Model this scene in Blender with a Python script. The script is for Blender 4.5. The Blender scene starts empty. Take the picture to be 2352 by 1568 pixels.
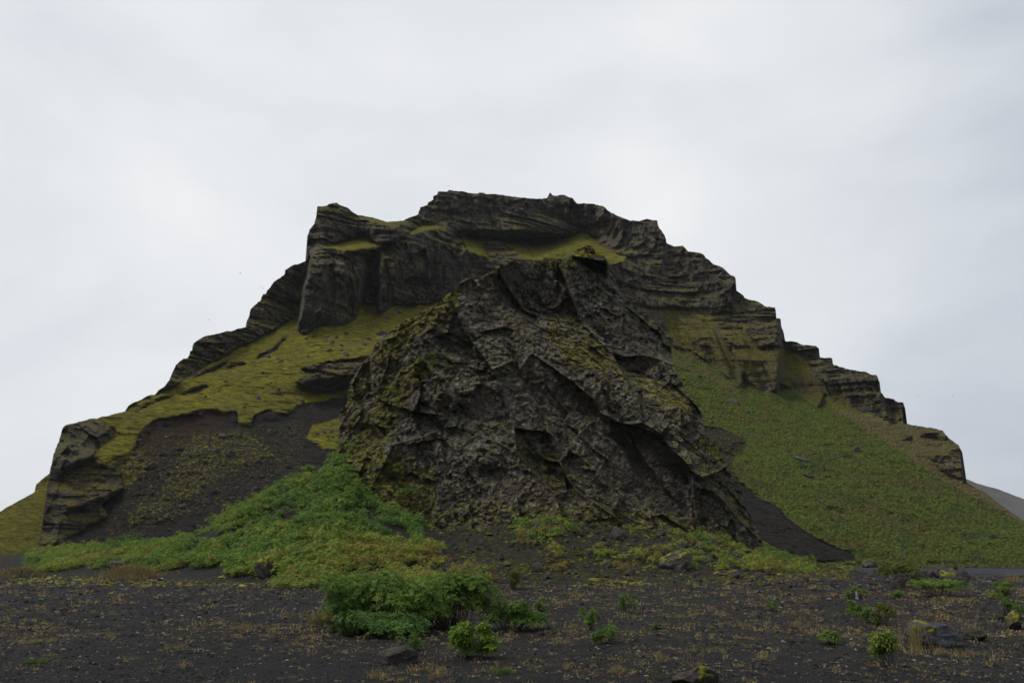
import bpy, math, random
import numpy as np
from mathutils import Vector
random.seed(7)
rng = np.random.default_rng(11)
R = math.radians
C = bpy.context.scene.collection
sc = bpy.context.scene
# ------------------------------------------------------------------ camera, sky, sun, exposure
DW, DH = 2352.0, 1568.0            # units used for tracing the photograph
F = 28 / 36 * DW                   # focal length in those units
PITCH = math.atan((1290 - 784) / F)
CZ = 1.5
cam = bpy.data.cameras.new("camera"); camo = bpy.data.objects.new("camera", cam); C.objects.link(camo)
cam.lens = 28; cam.sensor_width = 36; cam.clip_end = 20000; cam.clip_start = 0.1
camo.location = (0, 0, CZ); camo.rotation_euler = (math.pi / 2 + PITCH, 0, 0)
sc.camera = camo
sc.view_settings.view_transform = 'Standard'; sc.view_settings.look = 'None'
sc.view_settings.exposure = 0.62; sc.view_settings.gamma = 1
sc.cycles.volume_bounces = 0
sc.cycles.max_bounces = 5; sc.cycles.diffuse_bounces = 3; sc.cycles.transparent_max_bounces = 6

SUN_EL, SUN_AZ = 56, -98           # sun azimuth measured from +Y towards +X
w = bpy.data.worlds.new("World"); sc.world = w; w.use_nodes = True
nt = w.node_tree; nt.nodes.clear()

class NB:
    """tiny node-tree helper"""
    def __init__(s, tree, gain=1.): s.t = tree; s.gain = gain
    def n(s, typ, ins=None, **props):
        k = s.t.nodes.new(typ)
        for a, b in props.items(): setattr(k, a, b)
        for a, b in (ins or {}).items():
            sk = k.inputs[a]
            if hasattr(b, 'is_output') or hasattr(b, 'links') and not isinstance(b, (int, float)):
                s.t.links.new(b, sk)
            else:
                if isinstance(b, (tuple, list)) and len(b) == 3 and sk.type == 'RGBA': b = (*b, 1)
                sk.default_value = b
        return k
    def tc(s, out='Object'): return s.n('ShaderNodeTexCoord').outputs[out]
    def mapv(s, vec, scale=(1, 1, 1), loc=(0, 0, 0), rot=(0, 0, 0)):
        return s.n('ShaderNodeMapping', {'Vector': vec, 'Scale': scale, 'Location': loc, 'Rotation': rot}).outputs[0]
    def noise(s, vec, scale=1, detail=4, rough=.55, dist=0):
        return s.n('ShaderNodeTexNoise', {'Vector': vec, 'Scale': scale, 'Detail': detail, 'Roughness': rough, 'Distortion': dist}).outputs[0]
    def vor(s, vec, scale=1, feature='F1', out=0, rnd=1):
        return s.n('ShaderNodeTexVoronoi', {'Vector': vec, 'Scale': scale, 'Randomness': rnd}, feature=feature).outputs[out]
    def ramp(s, fac, stops, interp='LINEAR'):
        k = s.n('ShaderNodeValToRGB', {'Fac': fac}); cr = k.color_ramp; cr.interpolation = interp
        while len(cr.elements) < len(stops): cr.elements.new(.5)
        for e, (p, c) in zip(cr.elements, stops):
            e.position = p; e.color = (c, c, c, 1) if isinstance(c, (int, float)) else (*[v * s.gain for v in c], 1)
        return k.outputs[0]
    def ss(s, x, a, b, to0=0., to1=1.):
        return s.n('ShaderNodeMapRange', {0: x, 1: a, 2: b, 3: to0, 4: to1}, interpolation_type='SMOOTHSTEP').outputs[0]
    def m(s, op, a, b=0., c=0.):
        return s.n('ShaderNodeMath', {0: a, 1: b, 2: c}, operation=op).outputs[0]
    def mix(s, f, a, b, blend='MIX'):
        return s.n('ShaderNodeMix', {0: f, 6: a, 7: b}, data_type='RGBA', blend_type=blend).outputs[2]
    def attr(s, name, out='Color'): return s.n('ShaderNodeAttribute', attribute_name=name).outputs[out]

b = NB(nt)
sky = b.n('ShaderNodeTexSky', sky_type='NISHITA', sun_disc=False, sun_elevation=R(SUN_EL), sun_rotation=R(SUN_AZ)).outputs[0]
gen = b.tc('Generated')
v1 = b.mapv(gen, (1.1, 1.1, 2.0), rot=(0, R(18), 0))
n1 = b.noise(v1, 1.6, 4, .5, .6)
n2 = b.noise(b.mapv(gen, (1, 1, 2.2), (3, 1, 5), (0, R(-20), 0)), 3.6, 5, .55, .3)
nn = b.m('ADD', b.m('MULTIPLY', n1, .7), b.m('MULTIPLY', n2, .3))
# thin part of the cloud deck behind the summit
glow = b.n('ShaderNodeVectorMath', {0: gen, 1: (-.12, .85, .50)}, operation='DOT_PRODUCT').outputs['Value']
glow = b.ss(glow, .55, 1.0)
val = b.m('ADD', b.m('ADD', b.m('MULTIPLY', nn, 1.7), -.76), b.m('MULTIPLY', glow, .52))
cloud = b.ramp(val, [(0, (4.9, 5.3, 6.0)), (.30, (6.2, 6.6, 7.15)), (.55, (7.5, 7.8, 8.15)), (.9, (8.7, 8.8, 8.9))])
col = b.mix(.965, sky, cloud)
bg = b.n('ShaderNodeBackground', {'Color': col, 'Strength': .067}).outputs[0]
b.n('ShaderNodeOutputWorld', {'Surface': bg})
sl = bpy.data.lights.new("sun", 'SUN'); sl.energy = 1.5; sl.angle = R(20); sl.color = (1, .97, .92)
so = bpy.data.objects.new("sun", sl); C.objects.link(so)
so.rotation_euler = (R(90 - SUN_EL), 0, R(180 - SUN_AZ))
so.location = (0, 0, 50)

# ------------------------------------------------------------------ maths
def px2ang(x, y):
    x = np.asarray(x, float); y = np.asarray(y, float)
    cx = (x - DW / 2) / F; cy = -(y - DH / 2) / F
    Y = math.cos(PITCH) - cy * math.sin(PITCH); Z = math.sin(PITCH) + cy * math.cos(PITCH)
    az = np.arctan2(cx, Y); el = np.arctan2(Z, np.hypot(cx, Y))
    return az, el
def hsh(ix, iy, iz, s):
    with np.errstate(over='ignore'):
        h = (ix.astype(np.uint32) * np.uint32(374761393) + iy.astype(np.uint32) * np.uint32(668265263)
             + iz.astype(np.uint32) * np.uint32(2147483647 & 1274126177) + np.uint32((s * 974711 + 12345) & 0xffffffff))
        h = (h ^ (h >> np.uint32(13))) * np.uint32(1274126177)
        h = (h ^ (h >> np.uint32(16))) * np.uint32(2246822519)
        h = h ^ (h >> np.uint32(15))
    return h.astype(np.float32) / np.float32(4294967296.)
def vnoise(p, s=0):
    p = np.asarray(p, np.float32); i = np.floor(p).astype(np.int64); f = p - i; f = f * f * (3 - 2 * f)
    o = 0
    for dx in (0, 1):
        wx = f[..., 0] if dx else 1 - f[..., 0]
        for dy in (0, 1):
            wy = f[..., 1] if dy else 1 - f[..., 1]
            for dz in (0, 1):
                wz = f[..., 2] if dz else 1 - f[..., 2]
                o = o + wx * wy * wz * hsh(i[..., 0] + dx, i[..., 1] + dy, i[..., 2] + dz, s)
    return o * 2 - 1
def fbm(p, o=4, s=0, g=.5):
    a = 1.; t = 0; r = 0
    for k in range(o):
        r = r + a * vnoise(p * (2.03 ** k), s + k); t += a; a *= g
    return r / t
def ridged(p, o=4, s=0):
    a = 1.; t = 0; r = 0
    for k in range(o):
        r = r + a * (1 - 2 * np.abs(vnoise(p * (2.1 ** k), s + k))); t += a; a *= .5
    return r / t
def worley(p, s=0):
    p = np.asarray(p, np.float32); i = np.floor(p).astype(np.int64)
    f1 = np.full(p.shape[:-1], 9., np.float32); f2 = f1.copy()
    rel = np.zeros_like(p); cid = np.zeros(p.shape, np.float32)
    for dx in (-1, 0, 1):
        for dy in (-1, 0, 1):
            for dz in (-1, 0, 1):
                c = (i[..., 0] + dx, i[..., 1] + dy, i[..., 2] + dz)
                q = np.stack([c[0] + hsh(*c, s), c[1] + hsh(*c, s + 1), c[2] + hsh(*c, s + 2)], -1).astype(np.float32)
                d = p - q; dd = np.sqrt((d * d).sum(-1))
                n = dd < f1
                f2 = np.where(n, f1, np.minimum(f2, dd)); f1 = np.where(n, dd, f1)
                if n.any():
                    rel[n] = d[n]
                    cc = (c[0][n], c[1][n], c[2][n])
                    cid[n] = np.stack([hsh(*cc, s + 3), hsh(*cc, s + 4), hsh(*cc, s + 5)], -1)
    return f1, f2, rel, cid
def facets(p, s=0, tilt=.7, off=.35, crack=.3, cw=.06, vz=1.):
    f1, f2, rel, cid = worley(p, s)
    v = cid * 2 - 1
    v = v * np.array([1, 1, vz], np.float32)
    return (rel * v).sum(-1) * tilt + (v[..., 0]) * off - crack * np.exp(-(f2 - f1) / cw)
def inpoly(X, Y, poly):
    P = np.array(poly, float); out = np.zeros(X.shape, bool)
    x0, y0, x1, y1 = P[:, 0].min(), P[:, 1].min(), P[:, 0].max(), P[:, 1].max()
    bb = (X >= x0) & (X <= x1) & (Y >= y0) & (Y <= y1)
    xs, ys = X[bb], Y[bb]; r = np.zeros(xs.shape, bool)
    for k in range(len(P)):
        ax, ay = P[k]; bx, by = P[(k + 1) % len(P)]
        if ay == by: continue
        r ^= ((ay > ys) != (by > ys)) & (xs < (bx - ax) * (ys - ay) / (by - ay) + ax)
    out[bb] = r; return out
def sstep(a, b_, x):
    t = np.clip((x - a) / (b_ - a), 0, 1); return t * t * (3 - 2 * t)
def blur(a, s):
    if s <= 0: return a
    k = int(3 * s + 1); x = np.arange(-k, k + 1); w_ = np.exp(-x * x / (2 * s * s)); w_ /= w_.sum()
    p = np.pad(a, ((k, k), (k, k)), mode='edge')
    H, W = p.shape
    fy = np.fft.irfft(np.fft.rfft(p, axis=0) * np.fft.rfft(np.roll(np.pad(w_, (0, H - len(w_))), -k))[:, None], n=H, axis=0)
    fx = np.fft.irfft(np.fft.rfft(fy, axis=1) * np.fft.rfft(np.roll(np.pad(w_, (0, W - len(w_))), -k))[None, :], n=W, axis=1)
    return fx[k:-k, k:-k]
def integrate(gx, gy, L0, mu):
    """least-squares surface with the given x / y differences, weakly tied to L0"""
    H, W = L0.shape
    div = mu * L0
    div[:, :-1] -= gx[:, :-1]; div[:, 1:] += gx[:, :-1]
    div[:-1, :] -= gy[:-1, :]; div[1:, :] += gy[:-1, :]
    m = np.concatenate([div, div[:, ::-1]], 1); m = np.concatenate([m, m[::-1, :]], 0)
    f = np.fft.rfft2(m)
    ky = 2 - 2 * np.cos(2 * np.pi * np.fft.fftfreq(2 * H)); kx = 2 - 2 * np.cos(2 * np.pi * np.fft.rfftfreq(2 * W))
    f /= (ky[:, None] + kx[None, :] + mu)
    return np.fft.irfft2(f, s=m.shape)[:H, :W]

# ------------------------------------------------------------------ object helpers
def tag(o, label=None, cat=None, group=None, kind=None):
    if label: o['label'] = label
    if cat: o['category'] = cat
    if group: o['group'] = group
    if kind: o['kind'] = kind
    return o
def mesh(name, V, Q, mat=None, attrs=None, smooth=True, parent=None, link=True):
    V = np.asarray(V, np.float32); Q = np.asarray(Q, np.int32)
    me = bpy.data.meshes.new(name)
    k = Q.shape[1]
    me.vertices.add(len(V)); me.vertices.foreach_set('co', V.ravel())
    me.loops.add(Q.size); me.loops.foreach_set('vertex_index', Q.ravel())
    me.polygons.add(len(Q)); me.polygons.foreach_set('loop_start', np.arange(0, Q.size, k, dtype=np.int32))
    me.polygons.foreach_set('loop_total', np.full(len(Q), k, np.int32))
    for an, av in (attrs or {}).items():
        a = me.attributes.new(an, 'FLOAT_COLOR', 'POINT')
        c = np.ones((len(V), 4), np.float32); c[:, :av.shape[1]] = av
        a.data.foreach_set('color', c.ravel())
    me.update(calc_edges=True)
    me.polygons.foreach_set('use_smooth', np.full(len(Q), smooth))
    if mat: me.materials.append(mat)
    o = bpy.data.objects.new(name, me)
    if link: C.objects.link(o)
    if parent: o.parent = parent
    return o
def empty(name, loc, rz=0, s=1):
    o = bpy.data.objects.new(name, None); C.objects.link(o); o.location = loc; o.rotation_euler = (0, 0, rz); o.scale = (s, s, s); o.empty_display_size = .2
    return o
def copy_tree(o, parent=None):
    c = o.copy(); C.objects.link(c)
    if parent: c.parent = parent
    for ch in [x for x in bpy.data.objects if x.parent == o]: copy_tree(ch, c)
    return c

# ------------------------------------------------------------------ materials
def newmat(name, gain=1.):
    m = bpy.data.materials.new(name); m.use_nodes = True; m.node_tree.nodes.clear(); return m, NB(m.node_tree, gain)
def finish(nb, col, rough=.9, bump=None, bd=.1, bs=1., spec=.2, transl=None, normal=None):
    ins = {'Base Color': col, 'Roughness': rough, 'Specular IOR Level': spec}
    if bump is not None:
        ins['Normal'] = nb.n('ShaderNodeBump', {'Height': bump, 'Distance': bd, 'Strength': bs}).outputs[0]
    sh = nb.n('ShaderNodeBsdfPrincipled', ins).outputs[0]
    if transl:
        tr = nb.n('ShaderNodeBsdfTranslucent', {'Color': col}).outputs[0]
        sh = nb.n('ShaderNodeMixShader', {0: transl, 1: sh, 2: tr}).outputs[0]
    nb.n('ShaderNodeOutputMaterial', {'Surface': sh})
def sep(nb, c):
    k = nb.n('ShaderNodeSeparateColor', {0: c}); return k.outputs

def mountain_material():
    m, n = newmat('mountain_surface', 1.6)
    P = n.tc()
    A = sep(n, n.attr('mask_a')); B = sep(n, n.attr('mask_b'))
    grass, lush, scree = A[0], A[1], A[2]
    dry, red, band = B[0], B[1], B[2]
    edge = n.m('MULTIPLY', n.m('SUBTRACT', n.noise(P, 1.9, 8, .8), .5), 3.2)
    edge2 = n.m('MULTIPLY', n.m('SUBTRACT', n.noise(P, .28, 6, .7), .5), 1.6)
    # rock
    str_ = n.noise(n.mapv(P, (.05, .05, 1.0), rot=(R(2), R(-4), 0)), 1.3, 6, .65)
    colm = n.noise(n.mapv(P, (1., 1., .09)), .8, 5, .65)
    blot = n.noise(P, .12, 5, .6)
    rk = n.m('ADD', n.m('MULTIPLY', str_, .45), n.m('MULTIPLY', colm, .45)); rk = n.m('ADD', rk, n.m('MULTIPLY', blot, .5))
    rk = n.m('ADD', n.m('MULTIPLY', n.noise(P, 1.6, 9, .9), .8), n.m('MULTIPLY', rk, .75))
    rock = n.ramp(rk, [(.76, (.030, .026, .020)), (.87, (.062, .053, .040)), (.96, (.102, .088, .066)), (1.0, (.17, .148, .113))])
    pale = n.m('MULTIPLY', n.ss(n.noise(P, .9, 9, .85), .54, .62), .5)
    rock = n.mix(pale, rock, (.19, .178, .145))
    nz = n.n('ShaderNodeSeparateXYZ', {0: n.n('ShaderNodeNewGeometry').outputs['Normal']}).outputs[2]
    up = n.ss(n.m('ADD', nz, n.m('MULTIPLY', n.m('SUBTRACT', n.noise(P, .6, 9, .85), .5), 3.4)), .42, .74)
    rock = n.mix(n.m('MULTIPLY', up, .75), rock, n.ramp(n.noise(P, 2., 6, .8), [(.35, (.06, .052, .011)), (.5, (.15, .135, .018)), (.65, (.28, .25, .03))]))
    # lighter bands on tower faces (B channel of mask_b)
    rock = n.mix(n.m('MULTIPLY', band, .6), rock, n.ramp(colm, [(.3, (.055, .048, .040)), (.7, (.135, .122, .104))]))
    # scree
    sn = n.noise(n.mapv(P, (1, 1, .5)), .7, 8, .7)
    sn = n.m('ADD', n.m('MULTIPLY', n.m('SUBTRACT', n.noise(P, 1.5, 9, .85), .5), 1.6), .55)
    scr = n.ramp(sn, [(.30, (.012, .0108, .0105)), (.55, (.026, .023, .0205)), (.8, (.060, .050, .040))])
    scr = n.mix(n.m('MULTIPLY', n.ss(n.noise(P, .3, 6, .7), .5, .7), .5), scr, (.055, .040, .028))
    scr = n.mix(n.m('MULTIPLY', red, n.ss(n.noise(P, .25, 5), .3, .6, .5, 1.)), scr, (.062, .040, .026))
    peb = n.ss(n.vor(P, 1.6), .05, .16, 1., 0.)
    scr = n.mix(n.m('MULTIPLY', peb, .5), scr, (.065, .060, .055))
    # moss grass of the left slopes and ledges
    gs = n.noise(n.mapv(P, (.42, .6, 1.5), rot=(0, R(8), 0)), 1.3, 9, .8, .3)
    gb = n.noise(P, .06, 4, .6)
    gr = n.ramp(gs, [(.36, (.040, .036, .008)), (.45, (.125, .115, .014)), (.53, (.225, .205, .022)), (.66, (.33, .30, .036))])
    gr = n.mix(n.ss(gb, .40, .66), gr, n.mix(.4, gr, (.13, .15, .025)))
    gr = n.mix(n.m('MULTIPLY', n.ss(n.noise(n.mapv(P, (.6, .6, 1.5)), .5, 9, .85), .53, .62), .65), gr, (.060, .047, .018))
    gr = n.mix(n.m('MULTIPLY', n.ss(n.noise(P, .11, 5, .7), .5, .62), .4), gr, (.24, .20, .05))
    # lush lupin cover on the right slope
    lv = n.vor(n.mapv(P, (1, 1, .9)), 1.9)
    ln = n.noise(P, 1.1, 8, .75, .4)
    lb = n.noise(n.mapv(P, (.6, .6, 1.3), rot=(0, R(-30), 0)), .16, 8, .75)
    lf = n.m('ADD', n.m('MULTIPLY', ln, .85), n.m('MULTIPLY', lv, -.22))
    lu = n.ramp(lf, [(.08, (.026, .037, .007)), (.24, (.064, .086, .013)), (.36, (.104, .134, .020)), (.52, (.17, .195, .036))])
    lr = n.ramp(lf, [(.08, (.034, .028, .008)), (.24, (.072, .059, .015)), (.36, (.110, .092, .024)), (.52, (.165, .14, .042))])
    lu = n.mix(n.m('MULTIPLY', n.ss(lb, .44, .62), .7), lu, lr)
    lu = n.mix(n.m('MULTIPLY', n.ss(n.noise(P, .5, 9, .85), .55, .63), .5), lu, (.035, .030, .012))
    lu = n.mix(n.m('MULTIPLY', n.ss(n.noise(P, .22, 4), .52, .66), .45), lu, (.030, .090, .026))
    # dry straw ridge
    dr = n.ramp(gs, [(.3, (.060, .050, .022)), (.5, (.135, .115, .045)), (.75, (.21, .185, .085))])
    c = rock
    fs = n.ss(n.m('ADD', scree, n.m('MULTIPLY', edge, .45)), .42, .58)
    c = n.mix(fs, c, scr)
    fl = n.ss(n.m('ADD', lush, n.m('MULTIPLY', edge2, .5)), .42, .58)
    c = n.mix(fl, c, lu)
    fd = n.ss(n.m('ADD', dry, n.m('MULTIPLY', edge2, .8)), .35, .75)
    c = n.mix(fd, c, dr)
    fg = n.ss(n.m('ADD', grass, n.m('MULTIPLY', edge, .75)), .40, .64)
    c = n.mix(fg, c, gr)
    hb = n.m('ADD', n.m('MULTIPLY', n.noise(P, 1.5, 8, .75), 1.), n.m('MULTIPLY', str_, .8))
    hb = n.m('ADD', hb, n.m('MULTIPLY', colm, .4))
    soft = n.m('ADD', n.m('MULTIPLY', gs, 1.), n.m('MULTIPLY', n.noise(P, 2.2, 5, .7), .5))
    hl = n.m('ADD', n.m('MULTIPLY', lv, -.9), n.m('MULTIPLY', ln, 1.6))
    veg = n.m('MAXIMUM', fg, n.m('MAXIMUM', fs, fd))
    mixh = n.n('ShaderNodeMix', {0: veg, 2: hb, 3: soft}, data_type='FLOAT').outputs[0]
    mixh = n.n('ShaderNodeMix', {0: fl, 2: mixh, 3: hl}, data_type='FLOAT').outputs[0]
    finish(n, c, .95, mixh, 3.6, 1., .12)
    return m

def crag_material():
    m, n = newmat('crag_surface', 3.2)
    P = n.tc()
    A = sep(n, n.attr('mask_a'))
    moss, lich, smoothf = A[0], A[1], A[2]
    nrm = n.n('ShaderNodeSeparateXYZ', {0: n.n('ShaderNodeNewGeometry').outputs['Normal']}).outputs[2]
    big = n.noise(P, .35, 6, .6)
    fine = n.noise(P, 3.5, 8, .75)
    rk = n.m('ADD', n.m('MULTIPLY', big, .45), n.m('MULTIPLY', n.m('SUBTRACT', n.noise(P, 3.2, 9, .88), .15), .85))
    c = n.ramp(rk, [(.36, (.019, .0170, .0145)), (.48, (.040, .0355, .029)), (.58, (.070, .060, .047)), (.72, (.125, .107, .084))])
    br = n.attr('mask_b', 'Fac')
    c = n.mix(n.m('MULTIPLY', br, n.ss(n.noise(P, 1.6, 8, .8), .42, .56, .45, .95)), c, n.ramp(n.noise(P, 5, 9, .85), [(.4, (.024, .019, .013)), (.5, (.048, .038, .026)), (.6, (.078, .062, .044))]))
    # grey-brown crust of lichen broken up into specks
    sp = n.ss(n.noise(P, 2.6, 9, .82), .49, .55)
    spb = n.ss(n.m('ADD', n.noise(P, .55, 5, .65), n.m('MULTIPLY', lich, .34)), .47, .60)
    n.gain = 2.3
    c = n.mix(n.m('MULTIPLY', n.m('MULTIPLY', sp, spb), .85), c, n.ramp(n.noise(P, 1.3, 4), [(.35, (.155, .125, .095)), (.6, (.225, .215, .18))]))
    w2 = n.m('MULTIPLY', n.ss(n.noise(P, 7.5, 6, .8), .55, .62), n.ss(n.m('ADD', n.noise(P, .8, 4), n.m('MULTIPLY', lich, .25)), .60, .74))
    c = n.mix(w2, c, (.42, .42, .37))
    n.gain = 2.5
    # cracks
    dv = n.n('ShaderNodeVectorMath', {0: P, 1: n.n('ShaderNodeVectorMath', {0: n.n('ShaderNodeTexNoise', {'Vector': P, 'Scale': .9, 'Detail': 3}).outputs[1], 1: (1.1, 1.1, 1.1)}, operation='MULTIPLY').outputs[0]}, operation='ADD').outputs[0]
    ck = n.vor(n.mapv(dv, (1, 1, .55), rot=(0, R(25), 0)), .42, 'DISTANCE_TO_EDGE')
    ck2 = n.vor(n.mapv(dv, (1, 1, .8)), 1.25, 'DISTANCE_TO_EDGE')
    ckf = n.m('MULTIPLY', n.ss(ck, 0, .035), n.ss(ck2, -.01, .03, .45, 1.))
    # moss where it faces up, and where the photograph has it
    mf = n.m('ADD', n.m('MULTIPLY', moss, .62), n.m('MULTIPLY', nrm, .42))
    mf = n.m('ADD', mf, n.m('MULTIPLY', n.m('SUBTRACT', n.noise(P, 2.4, 8, .78), .5), 3.0))
    mf = n.ss(mf, .40, .68)
    mc = n.ramp(n.noise(P, 2.6, 7, .75), [(.32, (.030, .027, .008)), (.46, (.085, .078, .013)), (.58, (.190, .180, .026)), (.7, (.29, .27, .05))])
    mc = n.mix(n.m('MULTIPLY', n.ss(n.noise(P, .7, 4), .55, .7), .6), mc, (.10, .055, .018))
    c = n.mix(mf, c, mc)
    h = n.m('ADD', n.m('MULTIPLY', n.noise(P, 2.2, 10, .85), 1.6), n.m('MULTIPLY', ckf, .25))
    h = n.m('ADD', h, n.m('MULTIPLY', n.noise(P, 9, 4, .7), .16))
    h = n.m('ADD', h, n.m('MULTIPLY', mf, .16))
    finish(n, c, .93, h, 1.15, 1., .12)
    return m

def ground_material():
    m, n = newmat('black_gravel', .52)
    P = n.tc()
    A = sep(n, n.attr('mask_a'))     # r: rubble/moss talus, g: straw litter, b: under-plants soil
    tal, straw, soil = A[0], A[1], A[2]
    f = n.noise(P, 14, 8, .8); g = n.noise(P, 1.1, 6, .65)
    c = n.ramp(f, [(.36, (.0150, .0135, .0130)), (.52, (.030, .0275, .0265)), (.66, (.052, .047, .044)), (.82, (.105, .095, .085))])
    st = n.ss(n.vor(P, 11), .18, .34, 1., 0.)
    c = n.mix(n.m('MULTIPLY', st, n.ss(n.noise(P, 3, 3), .45, .65, .1, .75)), c, n.ramp(n.noise(P, 6, 1), [(.35, (.045, .040, .038)), (.6, (.090, .080, .073)), (.75, (.18, .17, .16))]))
    # straw-coloured litter between the stones
    sf = n.m('ADD', n.m('MULTIPLY', straw, .30), n.m('MULTIPLY', n.m('SUBTRACT', n.noise(n.mapv(P, (1, .8, 1)), 5.5, 9, .85), .5), 2.8))
    sf = n.m('ADD', sf, n.m('MULTIPLY', n.m('SUBTRACT', g, .5), .9))
    c = n.mix(n.m('MULTIPLY', n.ss(sf, .30, .52), .75), c, n.ramp(n.noise(P, 20, 3), [(.3, (.065, .045, .026)), (.55, (.12, .090, .046)), (.75, (.19, .155, .08))]))
    mfac = n.m('ADD', n.m('MULTIPLY', tal, .42), n.m('MULTIPLY', n.m('SUBTRACT', n.noise(P, 3.5, 9, .85), .5), 3.))
    c = n.mix(n.m('MULTIPLY', n.ss(mfac, .36, .58), .9), c, n.ramp(n.noise(P, 5, 5, .7), [(.3, (.035, .030, .010)), (.5, (.085, .080, .014)), (.7, (.17, .165, .022))]))
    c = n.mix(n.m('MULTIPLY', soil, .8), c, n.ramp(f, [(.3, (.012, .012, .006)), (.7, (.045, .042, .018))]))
    h = n.m('ADD', n.m('MULTIPLY', f, 1.), n.m('MULTIPLY', st, .5))
    h = n.m('ADD', h, n.m('MULTIPLY', n.noise(P, 45, 3, .7), .4))
    finish(n, c, .9, h, .12, 1., .25)
    return m

def foliage_material(name, cols, transl=.3, rough=.6, gain=1.):
    m, n = newmat(name, gain)
    t = sep(n, n.attr('tint'))
    c = n.ramp(t[0], [(i / (len(cols) - 1), q) for i, q in enumerate(cols)])
    c = n.mix(n.m('MULTIPLY', t[1], .4), c, n.mix(1., c, (.35, .35, .35), 'MULTIPLY'))
    finish(n, c, rough, transl=transl, spec=.12)
    return m

def boulder_material(name, dark=1., mossy=.3, grey=False):
    m, n = newmat(name, 1.3)
    P = n.tc(); oi = n.n('ShaderNodeObjectInfo').outputs['Random']
    Pw = n.n('ShaderNodeVectorMath', {0: P, 1: n.n('ShaderNodeCombineXYZ', {0: n.m('MULTIPLY', oi, 37.)}).outputs[0]}, operation='ADD').outputs[0]
    f = n.noise(Pw, 3.2, 9, .78)
    a = [(.020, .018, .016), (.044, .040, .034), (.085, .076, .064), (.15, .136, .115)]
    if grey: a = [(.030, .031, .034), (.055, .057, .062), (.085, .088, .094), (.14, .145, .15)]
    c = n.ramp(f, [(.36, a[0]), (.5, a[1]), (.64, a[2]), (.8, a[3])])
    nz = n.n('ShaderNodeSeparateXYZ', {0: n.n('ShaderNodeNewGeometry').outputs['Normal']}).outputs[2]
    mf = n.m('ADD', n.m('MULTIPLY', nz, .5), n.m('MULTIPLY', n.m('SUBTRACT', n.noise(Pw, 1.8, 6, .7), .5), 1.5))
    mf = n.ss(n.m('ADD', mf, mossy), .55, .75)
    c = n.mix(n.m('MULTIPLY', mf, .9), c, n.ramp(n.noise(Pw, 6, 6, .7), [(.3, (.040, .036, .010)), (.55, (.105, .10, .016)), (.75, (.19, .18, .028))]))
    finish(n, c, .9, n.m('ADD', f, n.m('MULTIPLY', n.noise(Pw, 14, 4, .7), .25)), .12, .9, .25)
    return m

M = {}
M['mountain'] = mountain_material(); M['crag'] = crag_material(); M['ground'] = ground_material()
M['leaf'] = foliage_material('lupin_leaves', gain=1.25, transl=.25, cols=[(.085, .155, .038), (.110, .185, .036), (.145, .215, .036), (.190, .240, .038), (.225, .240, .045), (.200, .170, .042), (.175, .105, .040)])
M['leaf_near'] = foliage_material('lupin_leaves_near', [(.075, .145, .038), (.095, .170, .034), (.130, .200, .032), (.175, .230, .036), (.205, .225, .042)], .25, gain=1.15)
M['leaf_bright'] = foliage_material('bright_leaves', [(.10, .19, .024), (.14, .24, .028), (.19, .28, .036), (.26, .32, .05)])
M['leaf_dry'] = foliage_material('reddening_leaves', [(.10, .145, .03), (.15, .175, .034), (.20, .175, .038), (.20, .115, .04)])
M['stem'] = foliage_material('stems', [(.030, .020, .014), (.060, .042, .024), (.095, .075, .038)], .05)
M['straw'] = foliage_material('straw', [(.15, .115, .050), (.25, .195, .080), (.30, .25, .11), (.22, .13, .06), (.20, .215, .06)], .15)
M['green_grass'] = foliage_material('green_blades', [(.06, .12, .03), (.10, .16, .035), (.15, .18, .05)], .2)
M['moss'] = foliage_material('moss', [(.060, .055, .014), (.12, .115, .018), (.20, .19, .024), (.30, .28, .040)], .05, .95)
M['boulder'] = boulder_material('basalt_boulder', 1., .05); M['boulder_moss'] = boulder_material('mossy_boulder', 1., .38)
M['boulder_grey'] = boulder_material('grey_slab', 1., -.2, True)

# ------------------------------------------------------------------ ground height
TAB = [  # photo x, ridge (or contact) y, ridge distance, foot distance
 (-900, 1286, 95, 60), (-300, 1280, 88, 55), (0, 1272, 80, 52), (90, 1267, 74, 50), (150, 1262, 70, 46), (250, 1256, 66, 42), (340, 1249, 62, 40), (400, 1239, 60, 38),
 (450, 1221, 58, 37), (500, 1190, 57, 36), (540, 1166, 56, 35.5), (600, 1134, 55, 35), (640, 1110, 54.5, 34.5), (700, 1078, 54, 34), (740, 1056, 53.5, 33.5), (775, 1040, 53, 33), (800, 1075, 52.5, 33),
 (830, 1125, 52, 32.5), (880, 1166, 51, 32), (940, 1192, 50, 32), (990, 1210, 48, 32), (1030, 1213, 47, 32), (1100, 1212, 47, 33), (1200, 1200, 47, 34), (1300, 1192, 47, 35),
 (1400, 1208, 48, 35), (1500, 1214, 49, 35.5), (1600, 1228, 51, 36), (1650, 1243, 52, 37), (1700, 1262, 53, 38), (1750, 1272, 55, 40), (1800, 1283, 60, 42), (1850, 1292, 66, 44),
 (1900, 1298, 76, 46), (2000, 1303, 100, 60), (2352, 1305, 110, 70), (3400, 1305, 120, 70)]
_T = np.array(TAB, float); _az, _el = px2ang(_T[:, 0], _T[:, 1])
def base_h(r): return .62 * sstep(7, 36, r)
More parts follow.
